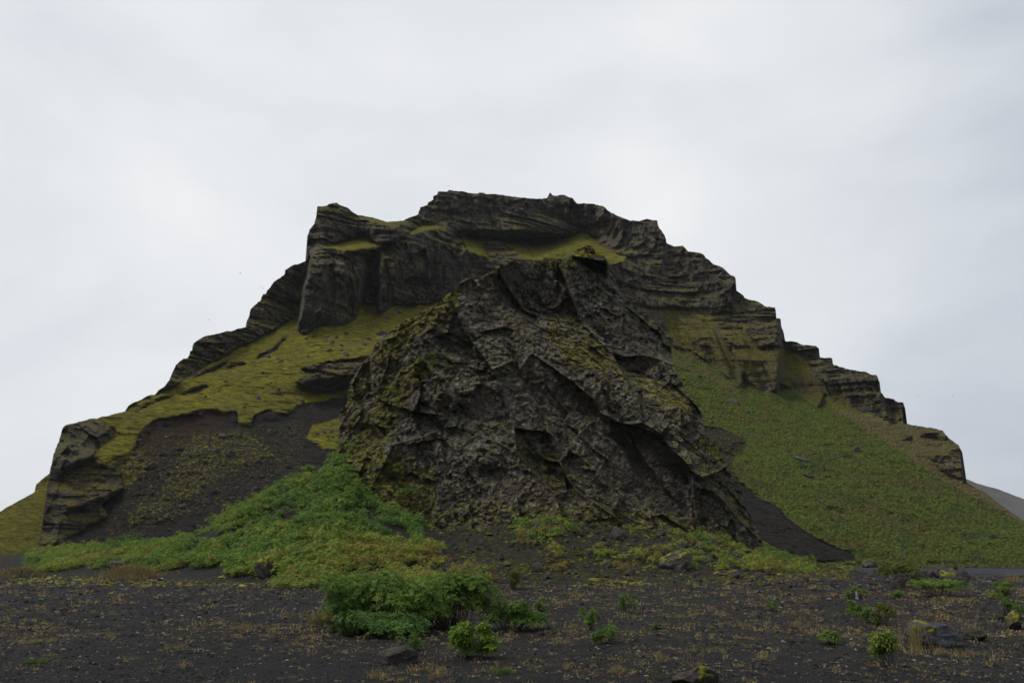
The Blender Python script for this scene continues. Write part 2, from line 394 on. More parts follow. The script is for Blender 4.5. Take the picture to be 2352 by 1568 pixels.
def height(x, y, noise=True):
    x = np.asarray(x, float); y = np.asarray(y, float)
    r = np.hypot(x, y); az = np.arctan2(x, y)
    hb = base_h(r)
    Rr = np.interp(az, _az, _T[:, 2]); Rf = np.interp(az, _az, _T[:, 3])
    Hr = CZ + Rr * np.tan(np.interp(az, _az, _el)); Hr = Hr - .30 * sstep(-.40, -.34, az) * sstep(-.16, -.22, az); Hr = np.maximum(Hr, .64)
    t = (r - Rf) / (Rr - Rf)
    up = np.clip(t, 0, 1); up = .35 * up * up * (3 - 2 * up) + .65 * up ** 1.25
    back = np.clip((r - Rr) * .55, 0, None) / np.maximum(Hr - hb, .05)
    prof = np.where(t <= 1, up, np.clip(1 - back, 0, 1))
    front = (np.abs(az) < 1.2)
    h = hb + np.where(front, (Hr - hb) * prof, 0)
    if noise:
        p = np.stack([x, y, 0 * x], -1)
        tal = np.clip(t, 0, 1) * (t < 2) * np.clip((Hr - .62) / 2, 0, 1)
        h = h + fbm(p * .35, 3, 5) * .10 * sstep(4, 20, r) * sstep(140, 60, r) + fbm(p * 1.7, 3, 9) * (.035 + .22 * tal) * sstep(100, 50, r)
    # gravel bank falling away at the lower right
    ax_, ay_, bx_, by_ = 4.1, 8.8, 9.2, 13.6
    nx, ny = (by_ - ay_), -(bx_ - ax_); q = math.hypot(nx, ny)
    d = ((x - ax_) * nx + (y - ay_) * ny) / q + (.18 * fbm(np.stack([x, y, 0 * x], -1) * .8, 3, 77) if noise else 0)
    h = h - .75 * sstep(0, 2.4, d) * (r < 40)
    return h
def hit(px, py, rmin=4., rmax=120.):
    """ground point seen at a traced position of the photograph"""
    az, el = px2ang(px, py); rr = np.exp(np.linspace(math.log(rmin), math.log(rmax), 1500))
    X = np.sin(az) * rr; Y = np.cos(az) * rr; Z = CZ + rr * math.tan(el)
    h = height(X, Y); k = np.argmax(Z <= h)
    if not (Z <= h).any(): k = len(rr) - 1
    return Vector((X[k], Y[k], h[k]))

def build_ground():
    az1 = np.linspace(R(-37), R(37), 1150)
    step = R(2.5)
    azo = np.arange(R(37) + step, 2 * math.pi - R(37) - step * .5, step)
    az = np.concatenate([az1, azo])
    r = np.concatenate([[.4, .9, 1.6, 2.4, 3.2], np.exp(np.linspace(math.log(4.), math.log(75), 430)), np.exp(np.linspace(math.log(78), math.log(9000), 60))])
    A, Rr = np.meshgrid(az, r)
    X = np.sin(A) * Rr; Y = np.cos(A) * Rr; Z = height(X, Y)
    p = np.stack([X, Y, 0 * X], -1)
    near = sstep(45, 15, Rr)
    Z += (np.clip(fbm(p * 6, 3, 31), 0, 1) * .035) * near
    n, mcol = A.shape
    V = np.stack([X, Y, Z], -1).reshape(-1, 3)
    idx = np.arange(n * mcol).reshape(n, mcol); nxt = np.roll(idx, -1, 1)
    Q = np.stack([idx[:-1], nxt[:-1], nxt[1:], idx[1:]], -1).reshape(-1, 4)
    V = np.vstack([V, [[0, 0, 0]]])
    # masks
    T_ = (Rr - np.interp(A, _az, _T[:, 3])) / (np.interp(A, _az, _T[:, 2]) - np.interp(A, _az, _T[:, 3]))
    # wrap az to photo x at horizon level
    Aw = np.where(A > math.pi, A - 2 * math.pi, A)
    px = DW / 2 + F * np.tan(np.clip(Aw, -1.3, 1.3)) / math.cos(PITCH)
    talus = sstep(-.35, .15, T_) * sstep(930, 1080, px) * sstep(2000, 1820, px) * (Rr < 70)
    mband = sstep(-.35, -.05, T_) * sstep(.25, .1, T_) * (px < 1000)
    straw = sstep(60, 30, Rr) * (.35 + .65 * sstep(500, 1300, px)) * sstep(5, 16, Rr)
    straw = straw * sstep(.15, -.1, T_) + .6 * talus
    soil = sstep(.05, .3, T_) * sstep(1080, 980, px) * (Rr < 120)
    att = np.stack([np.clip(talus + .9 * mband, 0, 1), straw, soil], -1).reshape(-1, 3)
    att = np.vstack([att, [[0, 0, 0]]])
    o = mesh('ground', V, Q, M['ground'], {'mask_a': att})
    # centre fan as degenerate-free quads is not needed: the ring at 0.4 m is under the tripod
    tag(o, 'black volcanic gravel plain rising into a rubble talus at the foot of the crag', 'ground', kind='structure')
build_ground()

# ------------------------------------------------------------------ relief bodies (mountain, crag, far hill)
def fract(poly, amp, step=2., seed=0, closed=True):
    P = np.array(poly, float); out = []
    n = len(P)
    for k in range(n if closed else n - 1):
        a, c = P[k], P[(k + 1) % n]; L = max(1, int(np.hypot(*(c - a)) / step))
        t = np.arange(L) / L
        out.append(a + (c - a) * t[:, None])
    Q = np.vstack(out)
    p = np.stack([Q[:, 0] / 14, Q[:, 1] / 14, 0 * Q[:, 0]], -1)
    p2 = p * 3.1
    dx = vnoise(p, seed) * .6 + vnoise(p2, seed + 1) * .4; dy = vnoise(p, seed + 2) * .6 + vnoise(p2, seed + 3) * .4
    q = np.round(dx * 2) / 2 * .5 + dx * .5
    return Q + amp * np.stack([q, dy], -1)

def relief(name, outline, grid, step, zones, lines, r_foot, r_top, mu, masks, disp, mat, edge_amp, seed, base_slope, warp=3., back=(1.04, 1.25, 1.5), wz=.9):
    """a terrain body with real depth: slope and facing of every zone are integrated into a surface, then displaced"""
    x0, y0, x1, y1 = grid
    xs = np.arange(x0, x1 + .1, step); ys = np.arange(y0, y1 + .1, step)
    X, Y = np.meshgrid(xs, ys)
    az, el = px2ang(X, Y)
    q = np.stack([X / 30, Y / 30, 0 * X], -1)
    wx = X + warp * (fbm(q, 4, seed + 50)); wy = Y + warp * (fbm(q, 4, seed + 60))
    slope = np.full(X.shape, float(base_slope)); yaw = np.zeros(X.shape); G = np.full(X.shape, np.nan)
    for z in zones:
        mk = inpoly(wx, wy, z['p'])
        if 's' in z: slope[mk] = z['s']; G[mk] = np.nan
        if 'y' in z: yaw[mk] = z['y']
        if 'g' in z: G[mk] = z['g']
    ts = np.tan(np.radians(slope)); te = np.tan(el)
    den = ts - te
    den = np.where(np.abs(slope) < 90, np.maximum(den, .12), np.minimum(den, -.25))
    g = (1 + te * te) / den
    g = np.where(np.isnan(G), g, G)
    g = np.clip(g, -7, 7)
    g = blur(g, wz); yw = blur(np.tan(np.radians(yaw)), wz * 1.5)
    gy = np.zeros_like(X); gx = np.zeros_like(X)
    gy[:-1] = g[:-1] * (el[1:] - el[:-1])
    gx[:, :-1] = yw[:, :-1] * (az[:, 1:] - az[:, :-1])
    for (pl, jump, wd) in lines:     # depth steps when crossing a line rightwards (jump>0: farther on the right)
        for (ax, ay), (bx, by) in zip(pl[:-1], pl[1:]):
            d = np.array([bx - ax, by - ay], float); Ln = np.hypot(*d); d /= Ln
            nx, ny = -d[1], d[0]
            if nx < 0 or (abs(nx) < 1e-6 and ny < 0): nx, ny = -nx, -ny
            s = (wx - ax) * d[0] + (wy - ay) * d[1]; t = (wx - ax) * nx + (wy - ay) * ny
            wgt = np.exp(-(t / wd) ** 2) / (wd * 1.7725) * step * ((s > 0) & (s < Ln))
            gx += jump * nx * wgt; gy += jump * ny * wgt
    rf = r_foot(X); rt = r_top(X)
    L0 = np.log(rf + (rt - rf) * np.clip((1300 - Y) / 700, 0, 1.2))
    L = integrate(gx, gy, L0, mu)
    rho = np.exp(L)
    P = np.stack([np.sin(az) * rho, np.cos(az) * rho, CZ + rho * te], -1)
    msk = masks(wx, wy, P, X, Y)
    rho = rho + disp(P, msk, X, Y, rho)
    # cut the outline
    ol = fract(outline, edge_amp, 1.5, seed)
    ins = inpoly(X, Y, ol)
    qi = ins[:-1, :-1] | ins[1:, :-1] | ins[:-1, 1:] | ins[1:, 1:]
    idx = np.arange(X.size).reshape(X.shape)
    Q = np.stack([idx[:-1, :-1], idx[1:, :-1], idx[1:, 1:], idx[:-1, 1:]], -1)[qi]
    used = np.unique(Q); out = used[~ins.ravel()[used]]
    Xf, Yf = X.ravel().copy(), Y.ravel().copy()
    for ch in np.array_split(out, max(1, len(out) // 800 + 1)):
        if not len(ch): continue
        d2 = (Xf[ch][:, None] - ol[None, :, 0]) ** 2 + (Yf[ch][:, None] - ol[None, :, 1]) ** 2
        k = d2.argmin(1); Xf[ch] = ol[k, 0]; Yf[ch] = ol[k, 1]
    azf, elf = px2ang(Xf, Yf); rf_ = rho.ravel()
    remap = -np.ones(X.size, np.int64); remap[used] = np.arange(len(used))
    def pos(a, e, r_): return np.stack([np.sin(a) * r_, np.cos(a) * r_, CZ + r_ * np.tan(e)], -1)
    V = pos(azf[used], elf[used], rf_[used]); Q = remap[Q]
    att = {k_: v_.reshape(-1, v_.shape[-1])[used] for k_, v_ in msk.items()}
    # back of the body: rings behind the boundary so that it is a closed mass
    E = np.concatenate([Q[:, [0, 1]], Q[:, [1, 2]], Q[:, [2, 3]], Q[:, [3, 0]]])
    key = np.minimum(E[:, 0], E[:, 1]) * (len(V) + 1) + np.maximum(E[:, 0], E[:, 1])
    u, inv, cnt = np.unique(key, return_inverse=True, return_counts=True)
    B = E[cnt[inv] == 1]
    bv = np.unique(B); n0 = len(V); rings = [bv]
    Vs = [V]; tot = n0
    for k_, (bk, zz) in enumerate(zip(back, (.985, .86, -.02))):
        q_ = V[bv].copy(); hz = q_[:, 2] - .3
        q_[:, :2] *= bk; q_[:, 2] = .3 + hz * zz if k_ < 2 else -3
        q_[:, 2] = np.minimum(q_[:, 2], V[bv][:, 2])
        Vs.append(q_); rings.append(np.arange(tot, tot + len(bv))); tot += len(bv)
    lut = -np.ones(n0, np.int64); lut[bv] = np.arange(len(bv))
    qs = [Q]
    for k_ in range(3):
        a, c = rings[k_], rings[k_ + 1]
        qs.append(np.stack([a[lut[B[:, 1]]], a[lut[B[:, 0]]], c[lut[B[:, 0]]], c[lut[B[:, 1]]]], -1))
    V = np.vstack(Vs); Q = np.vstack(qs)
    for k_ in att: att[k_] = np.vstack([att[k_]] + [att[k_][bv]] * 3)
    print(name, 'verts', len(V), 'range', rf_[used].min(), rf_[used].max())
    o = mesh(name, V, Q, mat, att, name != 'rocky_crag')
    def surf(px, py):
        i = int(round((py - y0) / step)); j = int(round((px - x0) / step))
        i = max(0, min(X.shape[0] - 1, i)); j = max(0, min(X.shape[1] - 1, j))
        a, e = px2ang(px, py)
        return Vector(pos(a, e, rho[i, j]))
    return o, surf

# ---- main mountain, traced
SKY = [(92, 1262), (93, 1225), (103, 1179), (110, 1119), (115, 1085), (123, 1042), (135, 1015), (145, 982), (152, 974), (180, 969), (207, 961), (223, 960), (257, 952), (287, 944),
 (294, 933), (304, 925), (321, 920), (338, 908), (356, 906), (375, 889), (389, 873), (398, 853), (403, 838), (419, 824), (431, 823), (436, 806), (442, 805), (444, 788), (466, 774), (506, 765),
 (526, 760), (564, 750), (571, 728), (576, 708), (589, 696), (601, 688), (602, 675), (611, 674), (613, 668), (629, 647), (654, 629), (655, 620), (669, 610), (691, 605), (714, 595),
 (705, 574), (706, 541), (713, 525), (723, 514), (726, 493), (729, 474), (751, 472), (757, 468), (773, 466), (780, 471), (798, 478), (806, 484), (822, 493), (855, 499), (890, 509), (926, 507),
 (934, 502), (960, 492), (965, 476), (982, 471), (983, 465), (996, 458), (996, 450), (1004, 446), (1006, 440), (1026, 440), (1032, 436), (1039, 437), (1076, 443), (1096, 445), (1099, 442),
 (1115, 444), (1164, 449), (1196, 454), (1229, 457), (1255, 456), (1262, 443), (1273, 449), (1294, 448), (1314, 455), (1325, 466), (1359, 468), (1385, 474), (1396, 483), (1419, 496),
 (1445, 506), (1464, 507), (1486, 503), (1509, 506), (1512, 519), (1524, 537), (1531, 549), (1530, 559), (1550, 567), (1567, 564), (1580, 576), (1610, 581), (1623, 592), (1640, 607),
 (1662, 616), (1677, 631), (1688, 636), (1691, 646), (1690, 668), (1704, 676), (1713, 686), (1741, 693), (1756, 704), (1779, 705), (1782, 714), (1782, 731), (1793, 731), (1794, 747),
 (1799, 759), (1804, 783), (1831, 785), (1842, 791), (1872, 794), (1880, 800), (1880, 820), (1910, 822), (1914, 837), (1940, 845), (1985, 854), (2013, 862), (2019, 879), (2022, 899),
 (2034, 912), (2052, 916), (2060, 922), (2073, 923), (2079, 935), (2071, 944), (2075, 969), (2085, 974), (2126, 979), (2164, 989), (2179, 1007), (2201, 1021), (2209, 1037), (2207, 1062),
 (2212, 1082), (2211, 1103), (2257, 1127), (2295, 1157), (2347, 1192), (2400, 1222), (2480, 1252), (2620, 1288), (2700, 1296), (2700, 1322), (60, 1322), (92, 1290)]
GRASS_L = [(223, 950), (257, 945), (290, 938), (330, 920), (359, 908), (394, 890), (419, 873), (449, 860), (476, 838), (514, 818), (544, 800), (606, 768), (669, 735), (684, 725), (686, 758),
 (700, 768), (731, 750), (794, 743), (819, 735), (830, 703), (864, 700), (866, 718), (894, 711), (909, 702), (934, 701), (1012, 691), (1200, 690), (1200, 900), (796, 908), (769, 910), (744, 920),
 (719, 925), (684, 935), (669, 945), (657, 950), (644, 948), (633, 947), (617, 940), (587, 955), (577, 974), (567, 979), (545, 972), (545, 945), (537, 939), (520, 947), (507, 950), (497, 939),
 (463, 940), (443, 950), (417, 954), (360, 962), (333, 979), (320, 992), (310, 1022), (300, 1040), (240, 1062), (213, 1049), (238, 1022), (268, 1002), (267, 985), (233, 969)]
SCREE_L = [(320, 992), (333, 979), (360, 962), (417, 954), (443, 950), (463, 940), (497, 939), (507, 950), (520, 947), (537, 939), (545, 945), (545, 972), (567, 979), (577, 974), (587, 955),
 (617, 940), (657, 950), (719, 925), (796, 908), (1200, 900), (1200, 1330), (60, 1330), (97, 1269), (143, 1242), (200, 1209), (250, 1185), (230, 1155), (267, 1135), (283, 1119), (272, 1079), (300, 1040), (310, 1022)]
CAVE = [(679, 878), (706, 863), (690, 850), (706, 840), (769, 828), (819, 823), (849, 817), (930, 812), (930, 880), (801, 892), (769, 899), (719, 903), (699, 898)]
G1 = [(737, 564), (786, 557), (832, 543), (851, 554), (871, 567), (851, 578), (825, 575), (809, 584), (780, 574)]
G1b = [(815, 584), (868, 582), (866, 612), (845, 622), (838, 608)]
G2 = [(936, 532), (969, 521), (1001, 519), (1012, 523), (985, 529), (946, 536)]
GS = [(800, 478), (822, 490), (855, 497), (890, 506), (926, 504), (913, 522), (884, 519), (845, 503)]
G3 = [(1060, 541), (1131, 548), (1229, 558), (1262, 556), (1294, 548), (1336, 532), (1369, 554), (1409, 580), (1440, 590), (1425, 606), (1300, 640), (1240, 640), (1196, 590), (1160, 553), (1105, 554), (1128, 600), (1099, 587), (1073, 574)]
LUSH_R = [(1540, 789), (1600, 816), (1625, 834), (1650, 851), (1675, 871), (1695, 884), (1703, 869), (1720, 876), (1738, 891), (1760, 901), (1786, 905), (1794, 879), (1835, 905), (1880, 935),
 (1891, 912), (1942, 940), (1995, 955), (2010, 970), (2047, 979), (2077, 975), (2085, 965), (2140, 970), (2230, 1010), (2230, 1090), (2280, 1120), (2500, 1200), (2760, 1290), (2760, 1330), (1400, 1330), (1400, 790)]
M1 = [(1475, 706), (1523, 706), (1550, 699), (1590, 711), (1625, 714), (1663, 731), (1688, 736), (1713, 756), (1733, 781), (1763, 821), (1740, 850), (1690, 850), (1650, 825), (1625, 790), (1575, 791), (1538, 776), (1525, 746), (1520, 726), (1500, 746), (1480, 734)]
M2 = [(1782, 796), (1827, 804), (1850, 834), (1872, 856), (1816, 860), (1794, 838)]
SCREE_R = [(1500, 1040), (1620, 981), (1665, 989), (1706, 1007), (1695, 1034), (1672, 1067), (1695, 1105), (1732, 1131), (1792, 1169), (1826, 1202), (1882, 1240), (1957, 1274), (1965, 1287), (1882, 1289), (1826, 1279), (1755, 1240), (1500, 1200)]
STRAW = [(1894, 914), (1942, 938), (1995, 953), (2047, 977), (2090, 968), (2140, 970), (2225, 1015), (2240, 1100), (2347, 1186), (2500, 1262), (2480, 1275), (2295, 1172), (2220, 1133), (2145, 1092), (2070, 1036), (1995, 991), (1920, 946)]
HEAD_ROCK = [[(2066, 1000), (2090, 996), (2100, 1008), (2092, 1019), (2072, 1012)], [(2107, 999), (2130, 990), (2175, 1000), (2180, 1014), (2140, 1006)], [(2130, 1046), (2165, 1036), (2200, 1025), (2230, 1030), (2220, 1110), (2180, 1087), (2150, 1068)]]
TRENCH = [[(586, 826), (600, 814), (620, 803), (657, 774), (660, 779), (622, 809), (592, 828)], [(446, 863), (490, 843), (522, 826), (525, 833), (495, 851), (450, 868)], [(522, 843), (545, 837), (564, 831), (565, 837), (545, 844), (525, 847)],
 [(415, 902), (440, 892), (477, 882), (482, 887), (447, 900), (420, 906)], [(320, 935), (360, 920), (400, 905), (400, 909), (362, 926), (322, 939)]]
def mt_masks(x, y, P, X, Y):
    s = np.zeros(x.shape); grass = s.copy(); lush = s.copy(); scree = s.copy(); dry = s.copy(); red = s.copy(); band = s.copy()
    grass[inpoly(x, y, GRASS_L)] = 1; scree[inpoly(x, y, SCREE_L)] = 1
    grass[inpoly(x, y, CAVE)] = .08
    for p in (G1, G2, G3): grass[inpoly(x, y, p)] = .95
    for p in (G1b, GS): grass[inpoly(x, y, p)] = .65
    lush[inpoly(x, y, LUSH_R)] = 1; scree[inpoly(x, y, SCREE_R)] = 1; lush[inpoly(x, y, SCREE_R)] = 0
    dry[inpoly(x, y, [(1500, 780), (1545, 792), (1600, 820), (1650, 855), (1700, 900), (1680, 915), (1620, 880), (1560, 850)])] = .5
    dry[inpoly(x, y, STRAW)] = .85
    for p in HEAD_ROCK:
        k = inpoly(x, y, p); dry[k] = 0; lush[k] = 0
    rv = ridged(np.stack([(X + (Y - 700) * -.45) / 42., Y / 260., 0 * X], -1), 3, 47)
    k = inpoly(x, y, M1); grass[k] = (.46 + .28 * rv)[k]; k = inpoly(x, y, M2); grass[k] = (.52 + .3 * rv)[k]
    # mossy ribs under the right-hand cliffs
    k = inpoly(x, y, [(1538, 776), (1650, 800), (1760, 800), (1900, 880), (2000, 960), (1880, 935), (1794, 879), (1695, 884), (1600, 816)]); grass[k] = np.maximum(grass[k], .50)
    k = inpoly(x, y, [(1430, 560), (1700, 660), (1800, 780), (1900, 840), (2040, 930), (2070, 970), (1900, 900), (1780, 800), (1600, 710), (1430, 640)]); grass[k] = np.maximum(grass[k], .27)
    # left shoulder, strata
    k = inpoly(x, y, [(330, 915), (440, 800), (560, 755), (660, 640), (715, 600), (690, 720), (600, 765), (450, 850), (360, 905)]); grass[k] = np.maximum(grass[k], .34)
    k = inpoly(x, y, [(730, 480), (930, 500), (1040, 480), (1060, 530), (940, 540), (880, 570), (740, 560)]); grass[k] = np.maximum(grass[k], .24)
    k = inpoly(x, y, [(735, 640), (800, 650), (850, 730), (740, 745), (700, 740)]); grass[k] = np.maximum(grass[k], .38)
    k = inpoly(x, y, [(440, 1000), (560, 985), (640, 1040), (520, 1090), (420, 1150), (330, 1200), (300, 1230), (290, 1180), (380, 1110)]); grass[k] = .44
    k = inpoly(x, y, [(300, 1000), (700, 960), (700, 1100), (250, 1250), (230, 1200), (300, 1100)]); grass[k] = np.maximum(grass[k], .32)
    k = inpoly(x, y, [(715, 975), (800, 950), (800, 1040), (740, 1030), (700, 1003)]); grass[k] = .72
    k = inpoly(x, y, [(300, 1040), (240, 1062), (270, 1080), (285, 1120), (340, 1080), (330, 1030)]); grass[k] = .5
    red[inpoly(x, y, [(310, 1022), (320, 992), (360, 962), (463, 940), (500, 940), (520, 975), (470, 1010), (380, 1030), (330, 1100)])] = 1
    for p in ([(722, 600), (780, 600), (785, 640), (770, 700), (735, 740), (700, 740), (705, 650)], [(1010, 600), (1085, 600), (1085, 690), (1000, 690)], [(1405, 600), (1470, 610), (1480, 680), (1440, 680)],
              [(1010, 445), (1320, 460), (1320, 490), (1010, 480)], [(1380, 480), (1530, 530), (1525, 570), (1400, 530)], [(1560, 590), (1690, 640), (1690, 680), (1600, 650)], [(1930, 850), (2015, 865), (2020, 895), (1950, 885)], [(150, 975), (225, 965), (262, 990), (255, 1008), (200, 1045), (145, 1075)], [(250, 1065), (275, 1090), (268, 1120), (245, 1115)]):
        band[inpoly(x, y, p)] = 1
    for p in TRENCH: k = inpoly(x, y, p); grass[k] = 0; red[k] = .6; scree[k] = 1
    vert = s.copy()
    for p in ([(695, 590), (880, 588), (880, 750), (680, 755)], [(870, 560), (1090, 560), (1100, 700), (865, 720)], [(1000, 435), (1330, 450), (1400, 480), (1400, 520), (1320, 500), (1000, 480)], [(1390, 475), (1535, 530), (1530, 580), (1400, 560)],
              [(1530, 560), (1700, 630), (1700, 690), (1600, 660), (1540, 620)], [(1400, 595), (1480, 610), (1490, 700), (1440, 690)], [(130, 960), (290, 950), (290, 1060), (130, 1090)]): vert[inpoly(x, y, p)] = 1
    vert = blur(vert, 3)
    k = inpoly(x, y, G3) | inpoly(x, y, G1); dry[k] = .5
    k = inpoly(x, y, [(1500, 1040), (1620, 975), (1665, 985), (1712, 1003), (1700, 1034), (1680, 1067), (1700, 1100), (1640, 1100), (1500, 1150)]); scree[k] = .62; grass[k] = .36; lush[k] = .36
    f = lambda a: blur(a, 1.2)
    return {'mask_a': np.stack([f(grass), f(lush), f(scree)], -1), 'mask_b': np.stack([f(dry), blur(red, 4), blur(band, 4), vert], -1)}
def mt_disp(P, m, X, Y, rho):
    grass, lush, scree = [m['mask_a'][..., k] for k in range(3)]; dry = m['mask_b'][..., 0]
    veg = np.clip(np.maximum(np.maximum(sstep(.35, .6, grass), lush), np.maximum(scree, dry)), 0, 1); rock = 1 - veg
    S = P * np.array([1, 1, 1.])
    strat = S[..., 2] + .05 * S[..., 0] + .8 * fbm(S * .05, 3, 3)
    fr = strat / 3.4; fr2 = strat / 1.3
    Q3 = np.stack([S[..., 0], S[..., 1], strat], -1)
    lay = facets(Q3 * np.array([.035, .035, .30]), 107, .5, .75, .1, .05) * 1.5 + facets(Q3 * np.array([.10, .10, .85]), 108, .5, .8, .2, .06) * .65 + facets(Q3 * np.array([.3, .3, 1.7]), 109, .6, .6, .2, .06) * .30
    colm = facets(S * np.array([.34, .34, .07]), 21, .9, .6, .5, .07) * 1.0 + facets(S * np.array([.8, .8, .35]), 25, .8, .6, .3, .05) * .40
    big = fbm(S * .035, 4, 13) * 4.0
    fa = facets(S * np.array([.13, .13, .09]), 31, .9, .4, .3, .05) * .85
    vt = m['mask_b'][..., 3]
    sm = 1 - .5 * ((X < 295) & (Y > 955))
    d = rock * sm * (lay * (1.0 - .55 * vt) + colm * (.55 + 1.3 * vt) + big + fa + fbm(S * .9, 3, 66) * .45)
    # soft ground: terracettes, gullies
    d += veg * (fbm(S * .05, 3, 41) * 1.4 + .5 * fbm(S * np.array([.15, .15, .9]), 3, 43)) + sstep(.5, .9, grass) * (.75 * fbm(S * np.array([.35, .35, 1.5]), 4, 44, .6) - .6)
    d += lush * (.9 * fbm(S * .45, 4, 45, .6) - .35 * worley(S * .9, 46)[0])
    d += scree * (.9 * fbm(S * np.array([.35, .35, .12]), 4, 48, .6) + .35 * fbm(S * 1.3, 3, 49))
    # ribs and gullies on the mossy apron
    rib = ((X > 1470) & (X < 2080) & (Y < 960)) * sstep(690, 760, Y - (X - 1500) * .25)
    d += rib * 4.2 * ridged(np.stack([(X + (Y - 700) * -.45) / 42., Y / 260., 0 * X], -1), 3, 47) * (1 - lush)
    return d
mt_zones = [
 dict(p=[(0, 400), (3000, 400), (3000, 1400), (0, 1400)], s=80, y=0),
 dict(p=[(1400, 400), (3000, 400), (3000, 1400), (1400, 1400)], y=12),
 dict(p=[(80, 950), (150, 950), (150, 1280), (80, 1280)], y=-45), dict(p=[(150, 950), (280, 950), (290, 1280), (150, 1280)], y=12),
 dict(p=[(560, 600), (700, 600), (700, 770), (300, 900)], y=-8),
 dict(p=[(700, 460), (745, 460), (735, 750), (680, 750)], y=-45), dict(p=[(800, 590), (835, 590), (835, 735), (800, 735)], y=50), dict(p=[(835, 590), (870, 590), (870, 700), (835, 700)], s=88, y=0),
 dict(p=[(870, 590), (900, 560), (920, 700), (866, 718)], y=-20), dict(p=[(900, 560), (1100, 560), (1100, 700), (900, 700)], s=88, y=6),
 dict(p=GRASS_L, s=37, y=-6), dict(p=SCREE_L, s=36, y=-4),
 dict(p=[(310, 1022), (320, 992), (360, 962), (463, 940), (500, 940), (545, 945), (587, 955), (657, 950), (657, 962), (587, 968), (560, 985), (500, 955), (420, 975), (350, 990), (330, 1030)], s=58),
 dict(p=CAVE, s=62), *[dict(p=q, s=78) for q in TRENCH], dict(p=[(679, 880), (740, 866), (930, 850), (930, 880), (801, 890), (769, 897), (719, 901), (699, 896)], g=-3.),
 dict(p=[(705, 515), (880, 530), (870, 560), (737, 562), (705, 560)], s=98), dict(p=[(830, 520), (1050, 500), (1050, 524), (880, 560), (850, 550)], s=72),
 dict(p=[(855, 560), (885, 555), (935, 533), (940, 540), (890, 567), (872, 577)], g=-3),
 dict(p=G1, s=30), dict(p=G1b, s=45), dict(p=G2, s=30), dict(p=GS, s=35),
 dict(p=[(795, 574), (868, 570), (868, 584), (845, 592), (800, 584)], g=-3.),
 dict(p=[(940, 500), (1320, 495), (1330, 530), (1290, 540), (1050, 527)], s=68),
 dict(p=[(1050, 527), (1125, 527), (1200, 528), (1294, 538), (1312, 538), (1294, 549), (1262, 555), (1229, 557), (1131, 547), (1060, 540)], g=-5.),
 dict(p=G3, s=33, y=-5), dict(p=[(1105, 554), (1160, 553), (1196, 590), (1148, 596)], s=75), dict(p=[(1240, 590), (1280, 578), (1310, 585), (1310, 600), (1240, 600)], s=75),
 dict(p=LUSH_R, s=37, y=16), dict(p=SCREE_R, s=36, y=16), dict(p=STRAW, s=42, y=35), dict(p=M1, s=52, y=14), dict(p=M2, s=50),
 dict(p=[(1560, 795), (1650, 815), (1760, 830), (1794, 860), (1786, 905), (1738, 891), (1695, 884), (1625, 834)], s=84),
 dict(p=HEAD_ROCK[2], s=85), dict(p=HEAD_ROCK[0], s=85), dict(p=HEAD_ROCK[1], s=85),
 dict(p=[(137, 1078), (175, 1060), (213, 1044), (216, 1054), (178, 1074), (150, 1096), (136, 1104)], g=-6.),
 dict(p=[(140, 1180), (280, 1120), (250, 1150), (200, 1175)], g=-3.),
 dict(p=[(930, 700), (932, 682), (942, 672), (952, 680), (954, 702)], g=-5.), dict(p=[(925, 645), (960, 618), (990, 640), (985, 652), (955, 640), (935, 655)], g=-4.),
]
mt_lines = [([(713, 590), (692, 691), (685, 745)], -.10, 3), ([(870, 590), (866, 716)], -.06, 3), ([(835, 600), (830, 700)], .04, 4),
 ([(1531, 549), (1520, 620)], .03, 5), ([(1691, 646), (1680, 700)], .04, 5), ([(1790, 731), (1794, 800), (1786, 900)], .05, 6), ([(2022, 899), (2045, 975)], .04, 5),
 ([(1700, 860), (1703, 884)], .03, 3), ([(1891, 912), (1880, 935)], .03, 3)]
mt, mt_surf = relief('mountain', SKY, (40, 428, 2720, 1324), 2., mt_zones, mt_lines, lambda X: np.interp(X, [0, 800, 1500, 2352, 2800], [112, 122, 130, 140, 150]),
                     lambda X: np.interp(X, [0, 600, 1200, 2200, 2800], [150, 195, 235, 250, 260]), 2e-5, mt_masks, mt_disp, M['mountain'], 2.2, 3, 80, warp=5.)
tag(mt, 'flat-topped mountain of dark cliffs above mossy green slopes and black scree', 'mountain', kind='structure')

# ---- hillside seen behind the left cliff
def plain_masks(g=0., l=0., s=0., d=0.):
    def f(x, y, P, X, Y):
        n = vnoise(np.stack([X / 25, Y / 10, 0 * X], -1), 5) * .3
        return {'mask_a': np.stack([g + 0 * X, l + 0 * X, s + 0 * X], -1), 'mask_b': np.stack([d + n * (d > 0), 0 * X, 0 * X, 0 * X], -1)}
    return f
hs, _ = relief('hillside', [(-500, 1270), (-400, 1262), (-200, 1240), (0, 1174), (33, 1155), (80, 1130), (83, 1112), (113, 1087), (140, 1075), (200, 1075), (200, 1322), (-500, 1322)], (-520, 1060, 210, 1324), 2.5,
               [dict(p=[(-600, 1000), (300, 1000), (300, 1400), (-600, 1400)], s=36, y=-14), dict(p=[(78, 1100), (120, 1085), (120, 1105), (85, 1128)], s=80)], [], lambda X: 175 + 0 * X, lambda X: 260 + 0 * X, 2e-5,
               plain_masks(.60, .3, 0, .42), lambda P, m, X, Y, rho: 2. * fbm(P * .05, 4, 3) + .6 * fbm(P * np.array([.2, .2, .8]), 3, 9), M['mountain'], 1.2, 9, 36)
tag(hs, 'mossy hillside showing behind the far left cliff', 'hillside', kind='structure')
